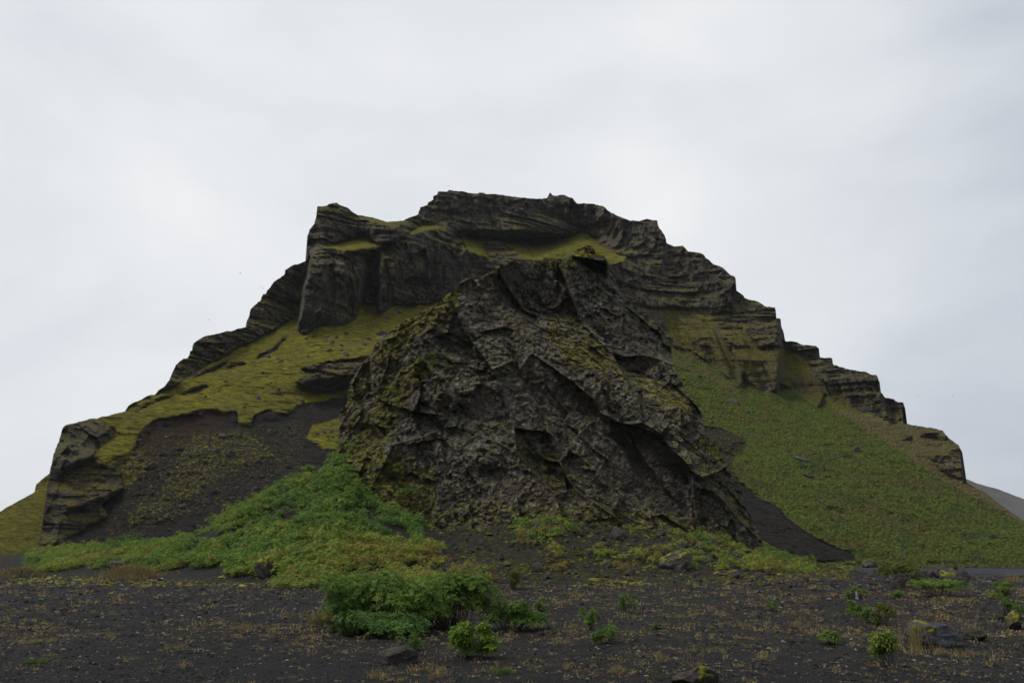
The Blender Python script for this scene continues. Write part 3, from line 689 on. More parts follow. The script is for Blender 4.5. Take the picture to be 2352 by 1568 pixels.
# ---- distant hill on the right
dh, _ = relief('hill', [(2150, 1070), (2212, 1097), (2242, 1109), (2295, 1124), (2352, 1146), (2500, 1195), (2700, 1250), (2900, 1293), (2900, 1300), (2150, 1300)], (2140, 1060, 2920, 1304), 3.,
               [dict(p=[(2000, 1000), (3000, 1000), (3000, 1400), (2000, 1400)], s=30, y=10)], [], lambda X: 2600 + 0 * X, lambda X: 3600 + 0 * X, 2e-5,
               lambda x, y, P, X, Y: {'mask_a': np.stack([0 * X, .1 + .8 * (Y > 1300), .75 + .3 * sstep(15, 30, (Y - 1097) - (X - 2212) * .35)], -1), 'mask_b': np.stack([.42 * sstep(30, 12, (Y - 1097) - (X - 2212) * .35), 0 * X, 0 * X, 0 * X], -1)},
               lambda P, m, X, Y, rho: 36 * fbm(P * .004, 4, 3), M['mountain'], 1., 12, 30)
tag(dh, 'distant hazy hill beyond the right end of the mountain', 'hill', kind='structure')

# ---- the crag in front
CR = [(740, 1110), (752, 1060), (770, 1035), (782, 1021), (779, 991), (781, 974), (782, 941), (797, 926), (798, 911), (801, 889), (809, 869), (821, 851), (839, 826), (849, 816), (859, 796), (872, 776), (892, 761),
 (919, 744), (934, 734), (972, 714), (1009, 694), (1022, 681), (1044, 664), (1049, 659), (1056, 649), (1064, 640), (1082, 640), (1089, 642), (1102, 640), (1114, 631), (1129, 624), (1144, 612),
 (1167, 604), (1179, 591), (1194, 596), (1222, 595), (1244, 599), (1274, 596), (1297, 595), (1309, 591), (1319, 579), (1332, 571), (1347, 564), (1358, 563), (1365, 574), (1375, 584), (1385, 587),
 (1395, 599), (1410, 619), (1418, 639), (1420, 659), (1425, 676), (1440, 686), (1448, 694), (1463, 709), (1475, 721), (1483, 736), (1498, 744), (1510, 746), (1523, 756), (1530, 774), (1539, 789),
 (1542, 804), (1544, 831), (1550, 846), (1555, 859), (1569, 881), (1570, 894), (1588, 911), (1600, 929), (1610, 946), (1617, 966), (1617, 991), (1625, 1004), (1645, 1019), (1655, 1031), (1658, 1049),
 (1665, 1066), (1680, 1089), (1695, 1109), (1705, 1131), (1713, 1159), (1718, 1171), (1733, 1201), (1743, 1216), (1750, 1234), (1753, 1254), (1748, 1275), (1740, 1300), (740, 1300)]
def cr_masks(x, y, P, X, Y):
    moss = np.zeros(x.shape); lich = np.zeros(x.shape) + .3; sm = np.zeros(x.shape)
    def mk(p, v): moss[inpoly(x, y, p)] = v
    mk([(780, 1040), (780, 930), (860, 790), (975, 710), (1050, 655), (1075, 640), (1060, 690), (1010, 760), (960, 770), (900, 850), (830, 920), (820, 1000)], .58)
    mk([(919, 740), (1050, 655), (1045, 690), (990, 735), (940, 790), (880, 830), (860, 810)], .85)
    mk([(880, 860), (1000, 800), (1010, 840), (960, 880), (920, 940), (900, 1000), (860, 1060), (800, 1080), (780, 1050), (850, 960)], .72)
    mk([(740, 1060), (790, 1010), (870, 1030), (1000, 1080), (1000, 1210), (860, 1160)], .72)
    mk([(1102, 640), (1144, 610), (1180, 590), (1165, 625), (1130, 640)], 1.)
    mk([(1244, 604), (1300, 600), (1345, 560), (1380, 585), (1330, 600), (1290, 640), (1270, 625)], .7)
    mk([(1310, 592), (1347, 562), (1360, 562), (1385, 590), (1340, 588)], 1.2)
    mk([(1260, 720), (1320, 730), (1380, 790), (1430, 850), (1500, 870), (1580, 910), (1600, 950), (1540, 940), (1480, 900), (1400, 850), (1300, 830), (1260, 780)], .50)
    mk([(1290, 790), (1350, 790), (1420, 850), (1380, 850), (1300, 830)], .68)
    mk([(1610, 1000), (1655, 1030), (1665, 1070), (1640, 1060), (1600, 1010)], .85)
    mk([(1560, 980), (1620, 1060), (1700, 1150), (1740, 1230), (1680, 1200), (1620, 1120)], .42)
    mk([(1180, 1020), (1240, 1000), (1290, 1060), (1340, 1090), (1320, 1130), (1200, 1090)], .40)
    mk([(1000, 1150), (1400, 1165), (1600, 1190), (1700, 1230), (1700, 1300), (1000, 1300)], .52)
    moss += .16 * (moss < .2)
    def lk(p, v): lich[inpoly(x, y, p)] = v
    lk([(1065, 895), (1140, 830), (1200, 900), (1240, 950), (1225, 960), (1195, 905), (1140, 880)], 1.); lk([(930, 960), (1100, 930), (1100, 1010), (1030, 1050), (930, 1020)], .9)
    lk([(1000, 1010), (1170, 1000), (1180, 1200), (1000, 1200)], .8); lk([(1350, 950), (1480, 950), (1470, 990), (1360, 1030)], .8); lk([(1440, 700), (1520, 760), (1540, 840), (1500, 820)], .9)
    lk([(1200, 720), (1280, 840), (1350, 860), (1330, 1000), (1250, 960), (1200, 840)], .55)
    for p in ([(1090, 650), (1130, 690), (1215, 735), (1222, 650), (1180, 600), (1130, 630)], [(1070, 905), (1140, 888), (1190, 910), (1215, 960), (1100, 955)], [(1380, 740), (1450, 760), (1510, 845), (1440, 835), (1400, 780)],
              [(1385, 990), (1440, 985), (1570, 1060), (1585, 1190), (1500, 1170), (1400, 1090)], [(1000, 1120), (1050, 1110), (1040, 1160), (1010, 1180)]):
        k = inpoly(x, y, p); lich[k] = 0; moss[k] = 0; sm[k] = 1
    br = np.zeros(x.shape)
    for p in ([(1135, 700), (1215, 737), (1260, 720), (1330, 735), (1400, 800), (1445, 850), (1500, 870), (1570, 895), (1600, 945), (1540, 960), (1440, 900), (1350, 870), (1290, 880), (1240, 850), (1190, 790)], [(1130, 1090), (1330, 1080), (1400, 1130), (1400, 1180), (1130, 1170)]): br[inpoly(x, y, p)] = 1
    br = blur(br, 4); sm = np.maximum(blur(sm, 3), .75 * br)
    return {'mask_a': np.stack([blur(moss, 2), blur(lich, 3), sm], -1), 'mask_b': np.stack([br, br, br], -1)}
def cr_disp(P, m, X, Y, rho):
    sm = m['mask_a'][..., 2]; moss = m['mask_a'][..., 0]
    a = 1 - .62 * sm
    Wp = P + .22 * np.stack([fbm(P * .35, 3, 71), fbm(P * .35, 3, 72), fbm(P * .35, 3, 73)], -1)
    Rt = np.stack([Wp[..., 0] * .88 + Wp[..., 2] * .47, Wp[..., 1], Wp[..., 2] * .88 - Wp[..., 0] * .47], -1)
    d = facets(Rt * np.array([.20, .20, .085]), 81, 1.25, .40, .12, .03, .5) * 2.1
    d += facets(Rt * np.array([.46, .46, .27]), 91, 1.2, .46, .10, .03, .6) * .66 * a
    d += facets(Rt * np.array([1.15, 1.15, .75]), 95, 1.2, .60, .08, .05, .8) * .27 * a
    d += facets(Rt * 2.4, 99, 1.2, .5, .1, .07) * .14 * (.4 + .6 * a)
    d += facets(Rt * 5.2, 101, 1.1, .4, 0, .1) * .07 * (.4 + .6 * a)
    d += .42 * fbm(P * .9, 5, 57, .62) * a + .13 * fbm(P * 5.5, 3, 59, .7)
    return d - .12 * moss * np.clip(fbm(P * 1.2, 3, 58) + .3, 0, 1)
cr_zones = [
 dict(p=[(600, 500), (1900, 500), (1900, 1400), (600, 1400)], s=68, y=0),
 dict(p=[(1050, 650), (1022, 700), (985, 740), (975, 800), (1010, 860), (1000, 960), (990, 1100), (780, 1050), (770, 940), (860, 770), (972, 705)], s=53, y=-36),
 dict(p=[(740, 1040), (790, 1010), (870, 1030), (1000, 1060), (1000, 1300), (740, 1300)], s=52, y=-22),
 dict(p=[(1056, 645), (1082, 636), (1130, 690), (1120, 705), (1093, 738), (1070, 730), (1045, 705)], s=70, y=4), dict(p=[(1062, 700), (1118, 704), (1093, 740), (1072, 732)], s=125, y=0),
 dict(p=[(1090, 650), (1130, 690), (1180, 720), (1215, 737), (1222, 680), (1240, 640), (1222, 606), (1179, 600), (1144, 620)], s=97, y=26),
 dict(p=[(1222, 606), (1240, 640), (1222, 690), (1250, 700), (1290, 700), (1290, 610)], s=80, y=-22),
 dict(p=[(1200, 705), (1270, 705), (1330, 730), (1362, 760), (1400, 790), (1430, 830), (1445, 848), (1500, 868), (1580, 895), (1610, 940), (1560, 965), (1530, 935), (1480, 905), (1430, 875), (1350, 855), (1280, 845), (1230, 790), (1190, 740)], s=50, y=14),
 dict(p=[(1290, 610), (1310, 590), (1350, 560), (1385, 590), (1420, 640), (1430, 680), (1490, 740), (1530, 780), (1545, 850), (1515, 858), (1480, 845), (1440, 838), (1420, 805), (1395, 785), (1362, 752), (1330, 725), (1290, 700)], s=78, y=10),
 dict(p=[(1330, 700), (1362, 720), (1400, 750), (1450, 770), (1500, 830), (1515, 858), (1480, 848), (1440, 838), (1420, 805), (1395, 785), (1362, 752), (1330, 722)], s=97, y=4),
 dict(p=[(1420, 640), (1430, 680), (1490, 740), (1530, 780), (1545, 850), (1515, 820), (1470, 750), (1400, 680)], y=40),
 dict(p=[(1105, 710), (1150, 720), (1165, 800), (1200, 880), (1240, 940), (1225, 960), (1195, 905), (1140, 880), (1065, 895), (1055, 870), (1080, 790), (1090, 745)], s=60, y=-8),
 dict(p=[(1065, 897), (1140, 882), (1195, 907), (1225, 962), (1180, 980), (1150, 967), (1090, 960), (1070, 930)], s=98, y=0),
 dict(p=[(1180, 760), (1230, 840), (1260, 900), (1250, 940), (1200, 870), (1165, 800)], s=85, y=-45),
 dict(p=[(1385, 985), (1440, 975), (1480, 990), (1575, 1069), (1588, 1194), (1500, 1170), (1388, 1094)], s=84, y=-8),
 dict(p=[(1540, 985), (1617, 960), (1753, 1254), (1740, 1300), (1590, 1300), (1588, 1194), (1575, 1069)], s=66, y=38),
 dict(p=[(1520, 940), (1600, 935), (1617, 990), (1612, 1040), (1570, 1000)], s=88, y=20),
 dict(p=[(1010, 1110), (1050, 1110), (1035, 1180), (1005, 1190)], s=92, y=-10),
 dict(p=[(1110, 1060), (1130, 1055), (1140, 1085), (1115, 1088)], g=-3), dict(p=[(1235, 1005), (1260, 1000), (1275, 1035), (1245, 1040)], g=-2.5),
]
cr_lines = [([(1135, 697), (1215, 738), (1290, 705), (1330, 727), (1362, 754), (1397, 787), (1422, 812), (1442, 840), (1515, 860), (1560, 870)], .0, 3),
 ([(1165, 800), (1200, 868), (1235, 930), (1240, 960)], .02, 2), ([(1000, 1010), (1005, 1100), (990, 1200)], -.012, 4),
 ([(1395, 1000), (1440, 1040), (1470, 1110)], .02, 3), ([(1440, 990), (1480, 1060), (1550, 1150)], -.03, 3)]
# the upper mass overhangs the diagonal ledge: step towards the viewer when going up across it
cr, cr_surf = relief('rocky_crag', CR, (734, 556, 1760, 1302), 1.25, cr_zones, cr_lines, lambda X: np.interp(X, [700, 1000, 1300, 1750], [54, 49.5, 48.5, 55.5]),
                     lambda X: np.interp(X, [700, 1100, 1350, 1700], [62, 60, 62, 66]), 6e-5, cr_masks, cr_disp, M['crag'], 2.0, 5, 68, warp=5., back=(1.03, 1.16, 1.3), wz=.9)
tag(cr, 'dark rugged basalt crag standing in front of the mountain', 'crag', kind='structure')

# ------------------------------------------------------------------ vegetation builders
def unit(v): return v / np.maximum(np.linalg.norm(v, axis=-1, keepdims=True), 1e-6)
def rosettes(c, nrm, size, nleaf, rg, wid=.28, droop=.25):
    """leaf stars: nleaf narrow leaflets round every centre"""
    N = len(c); nrm = unit(nrm); a = unit(np.cross(nrm, rg.normal(size=(N, 3)))); b_ = np.cross(nrm, a)
    th = (np.arange(nleaf) / nleaf * 2 * np.pi)[None, :] + rg.uniform(-.35, .35, (N, nleaf))
    d = np.cos(th)[..., None] * a[:, None] + np.sin(th)[..., None] * b_[:, None]
    up = nrm[:, None] * rg.uniform(.05, .75, (N, nleaf, 1)); d = unit(d + up)
    L = (size[:, None] * rg.uniform(.7, 1.2, (N, nleaf)))[..., None]
    sd = unit(np.cross(d, nrm[:, None] + 0 * d)) * L * wid * .5
    p0 = c[:, None] + d * L * .08; pm = c[:, None] + d * L * .55; tip = c[:, None] + d * L; tip[..., 2] -= L[..., 0] * droop * rg.uniform(0, 1.4, (N, nleaf))
    V = np.stack([p0, pm + sd, tip, pm - sd], 2).reshape(-1, 3)
    return V, np.arange(len(V)).reshape(-1, 4)
def tubes(p0, p1, r0, r1, sag=0.):
    """three-sided stalks"""
    N = len(p0); d = unit(p1 - p0); a = unit(np.cross(d, np.array([.3, .9, .1]) + 0 * d)); b_ = np.cross(d, a)
    ring = []
    for p, r in ((p0, r0), ((p0 + p1) / 2 + np.stack([0 * p0[:, 0] + sag * np.sin(p0[:, 0] * 50), sag * np.cos(p0[:, 1] * 60), 0 * p0[:, 0]], -1), (r0 + r1) / 2), (p1, r1)):
        for k in range(3):
            ring.append(p + (a * math.cos(k * 2.094) + b_ * math.sin(k * 2.094)) * r)
    V = np.stack(ring, 1).reshape(-1, 3); o = np.arange(N)[:, None] * 9
    Q = np.concatenate([o + np.array([[s_ * 3 + k, s_ * 3 + (k + 1) % 3, s_ * 3 + 3 + (k + 1) % 3, s_ * 3 + 3 + k]]) for s_ in (0, 1) for k in range(3)])
    return V, Q
def blades(c, n, h, spread, rg, w_=.006, bend=.5):
    """tufts of grass blades, two segments each"""
    N = len(c) * n
    base = np.repeat(c, n, 0) + np.concatenate([rg.normal(0, 1, (N, 2)) * np.repeat(spread, n)[:, None] * .35, np.zeros((N, 1))], 1)
    th = rg.uniform(0, 2 * np.pi, N); le = rg.uniform(.15, 1, N) * bend
    H = np.repeat(h, n) * rg.uniform(.45, 1.15, N)
    d = np.stack([np.cos(th) * le, np.sin(th) * le, np.ones(N)], -1); d = unit(d)
    m_ = base + d * H[:, None] * .55
    t = m_ + unit(d + np.stack([np.cos(th) * le, np.sin(th) * le, -le * .9], -1)) * H[:, None] * .5
    sd = np.stack([-np.sin(th), np.cos(th), 0 * th], -1); sd[:] = unit(rg.normal(size=(N, 3)) * np.array([1, .4, .1])); ww = np.broadcast_to(np.repeat(np.broadcast_to(w_, (len(c),)), n)[:, None], (N, 1))
    V = np.stack([base - sd * ww, base + sd * ww, m_ + sd * ww * .7, m_ - sd * ww * .7, t + sd * ww * .15, t - sd * ww * .15], 1).reshape(-1, 3)
    o = np.arange(N)[:, None] * 6
    return V, np.concatenate([o + np.array([[0, 1, 2, 3]]), o + np.array([[3, 2, 4, 5]])])
def dome(rx, ry, h, n, rg, lumps=6, shell=.45, flat=.0):
    """points and outward directions on a lumpy leafy dome"""
    lc = np.stack([rg.uniform(-.74, .74, lumps) * rx, rg.uniform(-.74, .74, lumps) * ry, rg.uniform(.10, .68, lumps) ** .8 * h], -1)
    lr = rg.uniform(.20, .42, lumps) if lumps > 6 else rg.uniform(.26, .5, lumps)
    k = rg.integers(0, lumps, n); u = unit(rg.normal(size=(n, 3))); u[:, 2] = np.abs(u[:, 2]) * .9 - .15 * rg.random(n)
    rad = (1 - shell * rg.random(n) ** 2)[:, None]
    p = lc[k] + u * rad * np.stack([lr[k] * rx, lr[k] * ry, lr[k] * h], -1) * np.array([1.05, 1.05, 1.1])
    p[:, 2] = np.clip(p[:, 2], .03 * h, None)
    return p, u, k
def plant_mesh(rx, ry, h, n, leaf, nleaf, rg, lumps=6, wid=.28, tbase=.35, tvar=.3, shell=.45):
    p, u, k = dome(rx, ry, h, n, rg, lumps, shell)
    V, Q = rosettes(p, u * .8 + np.array([0, 0, .7]), leaf * rg.uniform(.75, 1.25, n), nleaf, rg, wid)
    lt = rg.uniform(-1, 1, lumps)[k] * .5 + rg.normal(0, .45, n)
    t = np.clip(tbase + tvar * lt, 0, 1); sh = np.clip(rg.random(n) ** 2, 0, 1)
    T = np.stack([t, sh, 0 * t], -1)
    return V, Q, np.clip(np.repeat(T, nleaf * 4, 0) + rg.normal(0, .06, (n * nleaf, 1)).repeat(4, 0) * np.array([1, 0, 0]), 0, 1), p
def shrub(name, label, px, py, wpx, hpx, n, leaf, nleaf=7, mat='leaf_near', depth=.8, lumps=7, wid=.28, tb=.4, tv=.3, seed=1, cat='shrub', group=None, stems=60, loc=None, shell=.5, stemw=.006):
    rg = np.random.default_rng(seed); L = loc or hit(px, py); r = math.hypot(L.x, L.y); W_ = wpx / F * r; H_ = hpx / F * r
    root = empty(name, L, math.atan2(-L.x, L.y)); tag(root, label, cat, group)
    V, Q, T, p = plant_mesh(W_ / 2, W_ / 2 * depth, H_, n, leaf, nleaf, rg, lumps, wid, tb, tv, shell)
    V[:, 1] += W_ * .5 * depth * .6
    fo = mesh('foliage', V, Q, M[mat], {'tint': T}, False, root)
    q = p[rg.integers(0, n, stems)]; q[:, 1] += W_ * .5 * depth * .6
    b0 = q * np.array([.35, .35, 0]) + rg.normal(0, .05 * W_, (stems, 3)) * np.array([1, 1, 0]); b0[:, 1] += W_ * .15 * depth; b0[:, 2] = -.03
    V, Q = tubes(b0, q, stemw, stemw * .5, .02)
    mesh('stems', V, Q, M['stem'], {'tint': np.repeat(rg.random((stems, 3)), 9, 0)}, False, root)
    return root

# ------------------------------------------------------------------ lupins covering the slope left of the crag (nobody could count them)
def lupin_cover():
    rg = np.random.default_rng(5); var = []
    for k in range(9):
        V, Q, T, _ = plant_mesh(.42, .42, .46, 78, .075, 4, np.random.default_rng(100 + k), 5, .42, 0, .16, .5)
        var.append((V, Q, T))
    pos = []
    def add(pxr, fr, n, gapf, tb, fn=None):
        pxs = rg.uniform(*pxr, n); a, _ = px2ang(pxs, 1290 + 0 * pxs)
        Rr = np.interp(a, _az, _T[:, 2]); Rf = np.interp(a, _az, _T[:, 3])
        t = rg.uniform(*fr, n); r = Rf + (Rr - Rf) * t
        x, y = np.sin(a) * r, np.cos(a) * r
        g = fbm(np.stack([x, y, 0 * x], -1) * .5, 3, 61)
        k = g > gapf
        if fn is not None: k &= fn(pxs, t)
        col = tb - .06 + .5 * fbm(np.stack([x, y, 0 * x], -1) * .16, 3, 63) + .22 * (1 - t) + .1 * (pxs < 420)
        for xx, yy, cc, tt, rr in zip(x[k], y[k], col[k], t[k], r[k]): pos.append((xx, yy, None, cc, 1.))
    add((70, 960), (.10, 1.10), 4600, -.20, .24, lambda p, t: (t > .12 + .14 * (p < 520)) & (p > 0))
    add((560, 1010), (-.08, .5), 1000, -.18, .34, lambda p, t: t > -.1 + .25 * (p < 640))
    add((1590, 1870), (.3, 1.15), 230, -.3, .35)
    add((1010, 1180), (.05, .5), 40, .0, .5); add((1180, 1330), (.55, 1.), 70, -.3, .4); add((1350, 1600), (.4, 1.), 60, .0, .45); add((1200, 1700), (.0, .6), 60, .1, .6)
    pos = [(x, y, float(height(x, y)), c, s_) for x, y, _, c, s_ in pos]
    # patches rooted in the crag itself
    for (xa, ya, xb, yb, n, s_, tb) in [(959, 811, 1004, 851, 12, .75, .1), (922, 848, 962, 876, 10, .6, .75), (898, 884, 926, 903, 8, .6, .4), (834, 962, 884, 996, 12, .65, .3), (760, 1015, 812, 1068, 20, .8, .2),
                                   (868, 1056, 924, 1096, 16, .8, .25), (845, 1094, 875, 1120, 8, .7, .25), (760, 1112, 842, 1160, 22, 1., .15), (917, 1126, 948, 1148, 8, .8, .2), (812, 1040, 860, 1100, 10, .7, .3), (934, 1190, 994, 1230, 14, .9, .35)]:
        for _ in range(n):
            px, py = rg.uniform(xa, xb), rg.uniform(ya, yb); q = cr_surf(px, py); g = hit(px, py)
            if math.hypot(g.x, g.y) < math.hypot(q.x, q.y): q = g
            pos.append((q.x, q.y - .1, q.z - .12, tb + rg.normal(0, .08), s_))
    Vs, Qs, Ts = [], [], []; o = 0
    for (x, y, z, cc, s_) in pos:
        V, Q, T = var[rg.integers(0, 9)]; th = rg.uniform(0, 6.28); s = s_ * rg.uniform(.5, 1.0) ** 1 * (1.7 if rg.random() < .12 else 1.15)
        c_, n_ = math.cos(th), math.sin(th)
        W = np.stack([V[:, 0] * c_ - V[:, 1] * n_, V[:, 0] * n_ + V[:, 1] * c_, V[:, 2] * rg.uniform(.75, 1.25)], -1) * s + np.array([x, y, z - .05])
        T2 = T.copy(); T2[:, 0] = np.clip(T[:, 0] + cc + rg.normal(0, .18) + (.35 if rg.random() < .06 else 0), 0, 1)
        Vs.append(W); Qs.append(Q + o); Ts.append(T2); o += len(V)
    print('lupin plants', len(pos))
    ob = mesh('lupin_undergrowth', np.vstack(Vs), np.vstack(Qs), M['leaf'], {'tint': np.vstack(Ts)}, False)
    tag(ob, 'dense green lupins covering the slope left of the crag', 'undergrowth', kind='stuff')
lupin_cover()

# ------------------------------------------------------------------ shrubs standing in the gravel, one by one
shrub('shrub', 'large leafy shrub with bare brown stems showing at its left', 852, 1450, 225, 126, 3600, .078, 7, depth=.85, lumps=26, seed=21, stems=170, tb=.38)
shrub('shrub', 'large rounded shrub just right of the one with bare stems', 1035, 1450, 215, 124, 3500, .078, 7, depth=.85, lumps=24, seed=22, stems=150, tb=.45)
shrub('shrub', 'low bluish green shrub spreading in front of the two large rounded shrubs', 890, 1466, 235, 52, 1500, .085, 7, depth=.5, lumps=16, seed=23, stems=50, tb=.12, tv=.2)
shrub('shrub', 'loose low shrub trailing off right of the large rounded shrubs', 1180, 1450, 150, 62, 1000, .08, 7, depth=.6, lumps=14, seed=24, stems=60, tb=.25)
shrub('shrub', 'bright light green shrub with big leaves alone on the gravel', 1087, 1514, 100, 78, 420, .10, 7, 'leaf_bright', .6, 12, .28, .4, .4, 25, stems=26, shell=.7, stemw=.005)
PL = [
 ('small green plant sprawling beside the rounded boulder', 940, 1497, 62, 40, 120, .07, 'leaf_near', .3), ('flat bluish plant at the left foot of the large shrubs', 775, 1452, 62, 24, 160, .07, 'leaf_near', .1),
 ('upper left plant of a sparse pair on the gravel', 1352, 1447, 44, 52, 170, .075, 'leaf_near', .35), ('lower right plant of a sparse pair on the gravel', 1391, 1480, 54, 38, 190, .075, 'leaf_near', .3),
 ('thin two-tiered green plant on the stony flat', 1442, 1409, 46, 46, 130, .08, 'leaf_near', .3), ('reddish dry bush at the foot of the rubble', 1177, 1354, 46, 50, 330, .09, 'leaf_dry', .45),
 ('tall yellow-green bush with brown stems beside the road', 2070, 1350, 92, 56, 850, .095, 'leaf_dry', .2), ('long low green bush right of the tall roadside bush', 2155, 1371, 112, 34, 620, .085, 'leaf_near', .5),
 ('small green plant left of the long low roadside bush', 2058, 1374, 44, 18, 120, .08, 'leaf_near', .5), ('bushy green plant near the right edge of the gravel', 2304, 1377, 52, 34, 260, .08, 'leaf_near', .5),
 ('small green plant above the purple flower', 1957, 1376, 30, 26, 90, .08, 'leaf_near', .45), ('green plant right above the purple flower', 1982, 1376, 26, 22, 80, .08, 'leaf_near', .5),
 ('low dark green plant just right of the purple flower plant', 1992, 1432, 34, 32, 90, .08, 'leaf_near', .2), ('rounded olive plant near the purple flower', 2030, 1438, 48, 46, 240, .07, 'leaf_dry', .1),
 ('dark green plant with hanging leaves and bare stems left of the grey slab', 2043, 1534, 62, 70, 190, .10, 'leaf_near', .55), ('flat dark green plant on the gravel left of the hanging-leaf plant', 1903, 1481, 54, 26, 130, .09, 'leaf_near', .3),
 ('bluish plant growing among mossy rocks at the right edge', 2335, 1424, 40, 38, 130, .09, 'leaf_near', .1), ('tiny plant on the gravel right of the sparse pair', 1775, 1404, 34, 20, 60, .08, 'leaf_near', .2),
 ('small sprig on the bare gravel in the middle', 1510, 1446, 22, 16, 40, .06, 'leaf_near', .2), ('small upright plant right of the trailing shrub', 1245, 1405, 34, 34, 90, .08, 'leaf_near', .3),
]
for i, (lb, px, py, wp, hp, n, lf, mt_, tb) in enumerate(PL):
    big = n > 150
    shrub('shrub' if n > 250 else 'plant', lb, px, py, wp, hp, int(n * 1.7), lf * .78, 6, mt_, .7, 7 if n < 300 else 12, .24, tb, .45, 40 + i, 'shrub' if n > 250 else 'plant', None, 14 if n < 200 else 60, shell=.7)
def flower():
    root = shrub('lupin', 'green lupin plant bearing the only purple flower', 1962, 1412, 42, 30, 120, .08, 7, 'leaf_near', .7, 4, .3, .3, .3, 70, 'plant', None, 14)
    rg = np.random.default_rng(4); n = 130; t = rg.random(n); th = rg.uniform(0, 6.28, n); rr = .022 * (1 - .6 * t)
    c = np.stack([np.cos(th) * rr + .10, np.sin(th) * rr, .36 + .17 * t], -1)
    V, Q = rosettes(c, np.stack([np.cos(th), np.sin(th), .2 + 0 * th], -1), np.full(n, .018), 3, rg, .8)
    m, nb = newmat('petals'); tt = sep(nb, nb.attr('tint'))[0]
    finish(nb, nb.ramp(tt, [(0, (.22, .18, .42)), (1, (.60, .56, .78))]), .6, transl=.3)
    mesh('flower', V, Q, m, {'tint': np.repeat(rg.random((n, 3)), 12, 0)}, False, root)
    V, Q = tubes(np.array([[.04, 0, 0.]]), np.array([[.10, 0, .5]]), .006, .003); mesh('stalk', V, Q, M['stem'], {'tint': np.full((9, 3), .5)}, False, root)
flower()

# ------------------------------------------------------------------ boulders
def rock_mesh(seed, sub=4, flat=.7, rough=1.):
    import bmesh
    bm = bmesh.new(); bmesh.ops.create_icosphere(bm, subdivisions=sub, radius=1)
    V = np.array([v.co[:] for v in bm.verts]); Fc = np.array([[v.index for v in f.verts] for f in bm.faces]); bm.free()
    rg = np.random.default_rng(seed); o = rg.uniform(0, 50, 3)
    # cut by random planes for a broken, angular body
    for _ in range(22):
        nrm = unit(rg.normal(size=3)); d = rg.uniform(.48, .85); t = V @ nrm; k = t > d; V[k] -= (t[k] - d)[:, None] * nrm * .92
    V *= 1 + (.16 * fbm(V * 1.6 + o, 4, seed) + .07 * facets(V * 2.6 + o, seed + 3, 1, .4, .3, .07) + .05 * fbm(V * 6 + o, 3, seed + 1))[:, None] * rough
    V[:, 2] *= flat
    return V, Fc
RV = [rock_mesh(300 + k, 3 if k > 3 else 4, .75) for k in range(10)]
def boulder(name, label, loc, wx, wy, hz, mat='boulder', k=None, rz=0, group=None, cat='boulder', sink=.25, tilt=(0, 0)):
    k = random.randrange(10) if k is None else k; key = ('rockmesh', k, mat)
    if key not in M:
        M[key] = mesh(name, RV[k][0] * np.array([1.1, 1.1, 1.35]), RV[k][1], M[mat], None, False, link=False).data
    o = bpy.data.objects.new(name, M[key]); C.objects.link(o)
    o.location = (loc[0], loc[1], loc[2] + hz * (.5 - sink)); o.scale = (wx / 2, wy / 2, hz / 2 / .8); o.rotation_euler = (tilt[0], tilt[1], rz)
    tag(o, label, cat, group); return o
def boulder_px(label, px, py, wp, hp, mat='boulder', k=None, rz=0, group=None, surf=None, sink=.2, dy=.8, tilt=(0, 0), name='boulder', cat='boulder'):
    L = surf(px, py) if surf else hit(px, py); r = math.hypot(L.x, L.y); W_, H_ = wp / F * r, hp / F * r
    return boulder(name, label, (L.x, L.y + W_ * .25, L.z), W_ * 1.05, W_ * dy, H_ * 1.25, mat, k, rz, group, cat, sink, tilt)
def moss_cap(parent, k, seed, thr=.25, lift=.06, fn=None):
    """moss cushion hugging the upper faces of a boulder, a part of it"""
    V, Fc = RV[k]; V = V * np.array([1.1, 1.1, 1.35]); fn = fn or (lambda c: c[:, 2] > thr)
    c = V[Fc].mean(1); kf = fn(c) & (fbm(c * 3.5, 3, seed) > -.12)
    Fk = Fc[kf]
    if not len(Fk): return
    u, inv = np.unique(Fk, return_inverse=True)
    cnt = np.bincount(inv.ravel()); tot = np.bincount(Fc.ravel(), minlength=len(V))[u]; inner = (cnt == tot)
    n_ = unit(V[u]); v = V[u] + n_ * (np.where(inner, lift * (1 + 1.1 * fbm(V[u] * 4, 3, seed)), -.02))[:, None]
    t = np.clip(.42 + 1.0 * fbm(V[u] * 7, 3, seed + 1), 0, 1)
    mesh('moss', v, inv.reshape(-1, 3), M['moss'], {'tint': np.stack([t, .2 + 0 * t, 0 * t], -1)}, True, parent)
b1 = boulder_px('rounded brown-grey boulder lying on the gravel below the shrubs', 905, 1526, 92, 36, k=0, rz=.4, sink=.15)
b2 = boulder_px('low boulder under a bright moss pad at the bottom edge', 1600, 1574, 104, 36, k=1, rz=.2, sink=.3); moss_cap(b2, 1, 3, .1, .09, lambda c: (c[:, 2] > .0) & (c[:, 0] > -.1) & (c[:, 0] < .75))
b3 = boulder_px('smooth grey slab with a yellow moss pad on its left end', 2165, 1490, 120, 42, 'boulder_grey', 2, rz=-.15, sink=.15, dy=.7); moss_cap(b3, 2, 5, .3, .10, lambda c: (c[:, 2] > .25) & (c[:, 0] < -.05) & (c[:, 0] > -.7))
b4 = boulder_px('squat dark boulder with moss streaks beside the road', 2201, 1346, 56, 34, k=3, sink=.2); moss_cap(b4, 3, 7, .35, .06, lambda c: (c[:, 2] > .2) & (c[:, 0] < .1))
boulder('boulder', 'small stone balanced on the squat dark roadside boulder', (b4.location.x + .12, b4.location.y, b4.location.z + b4.scale.z * .62), .22, .2, .22, k=4, sink=0.)
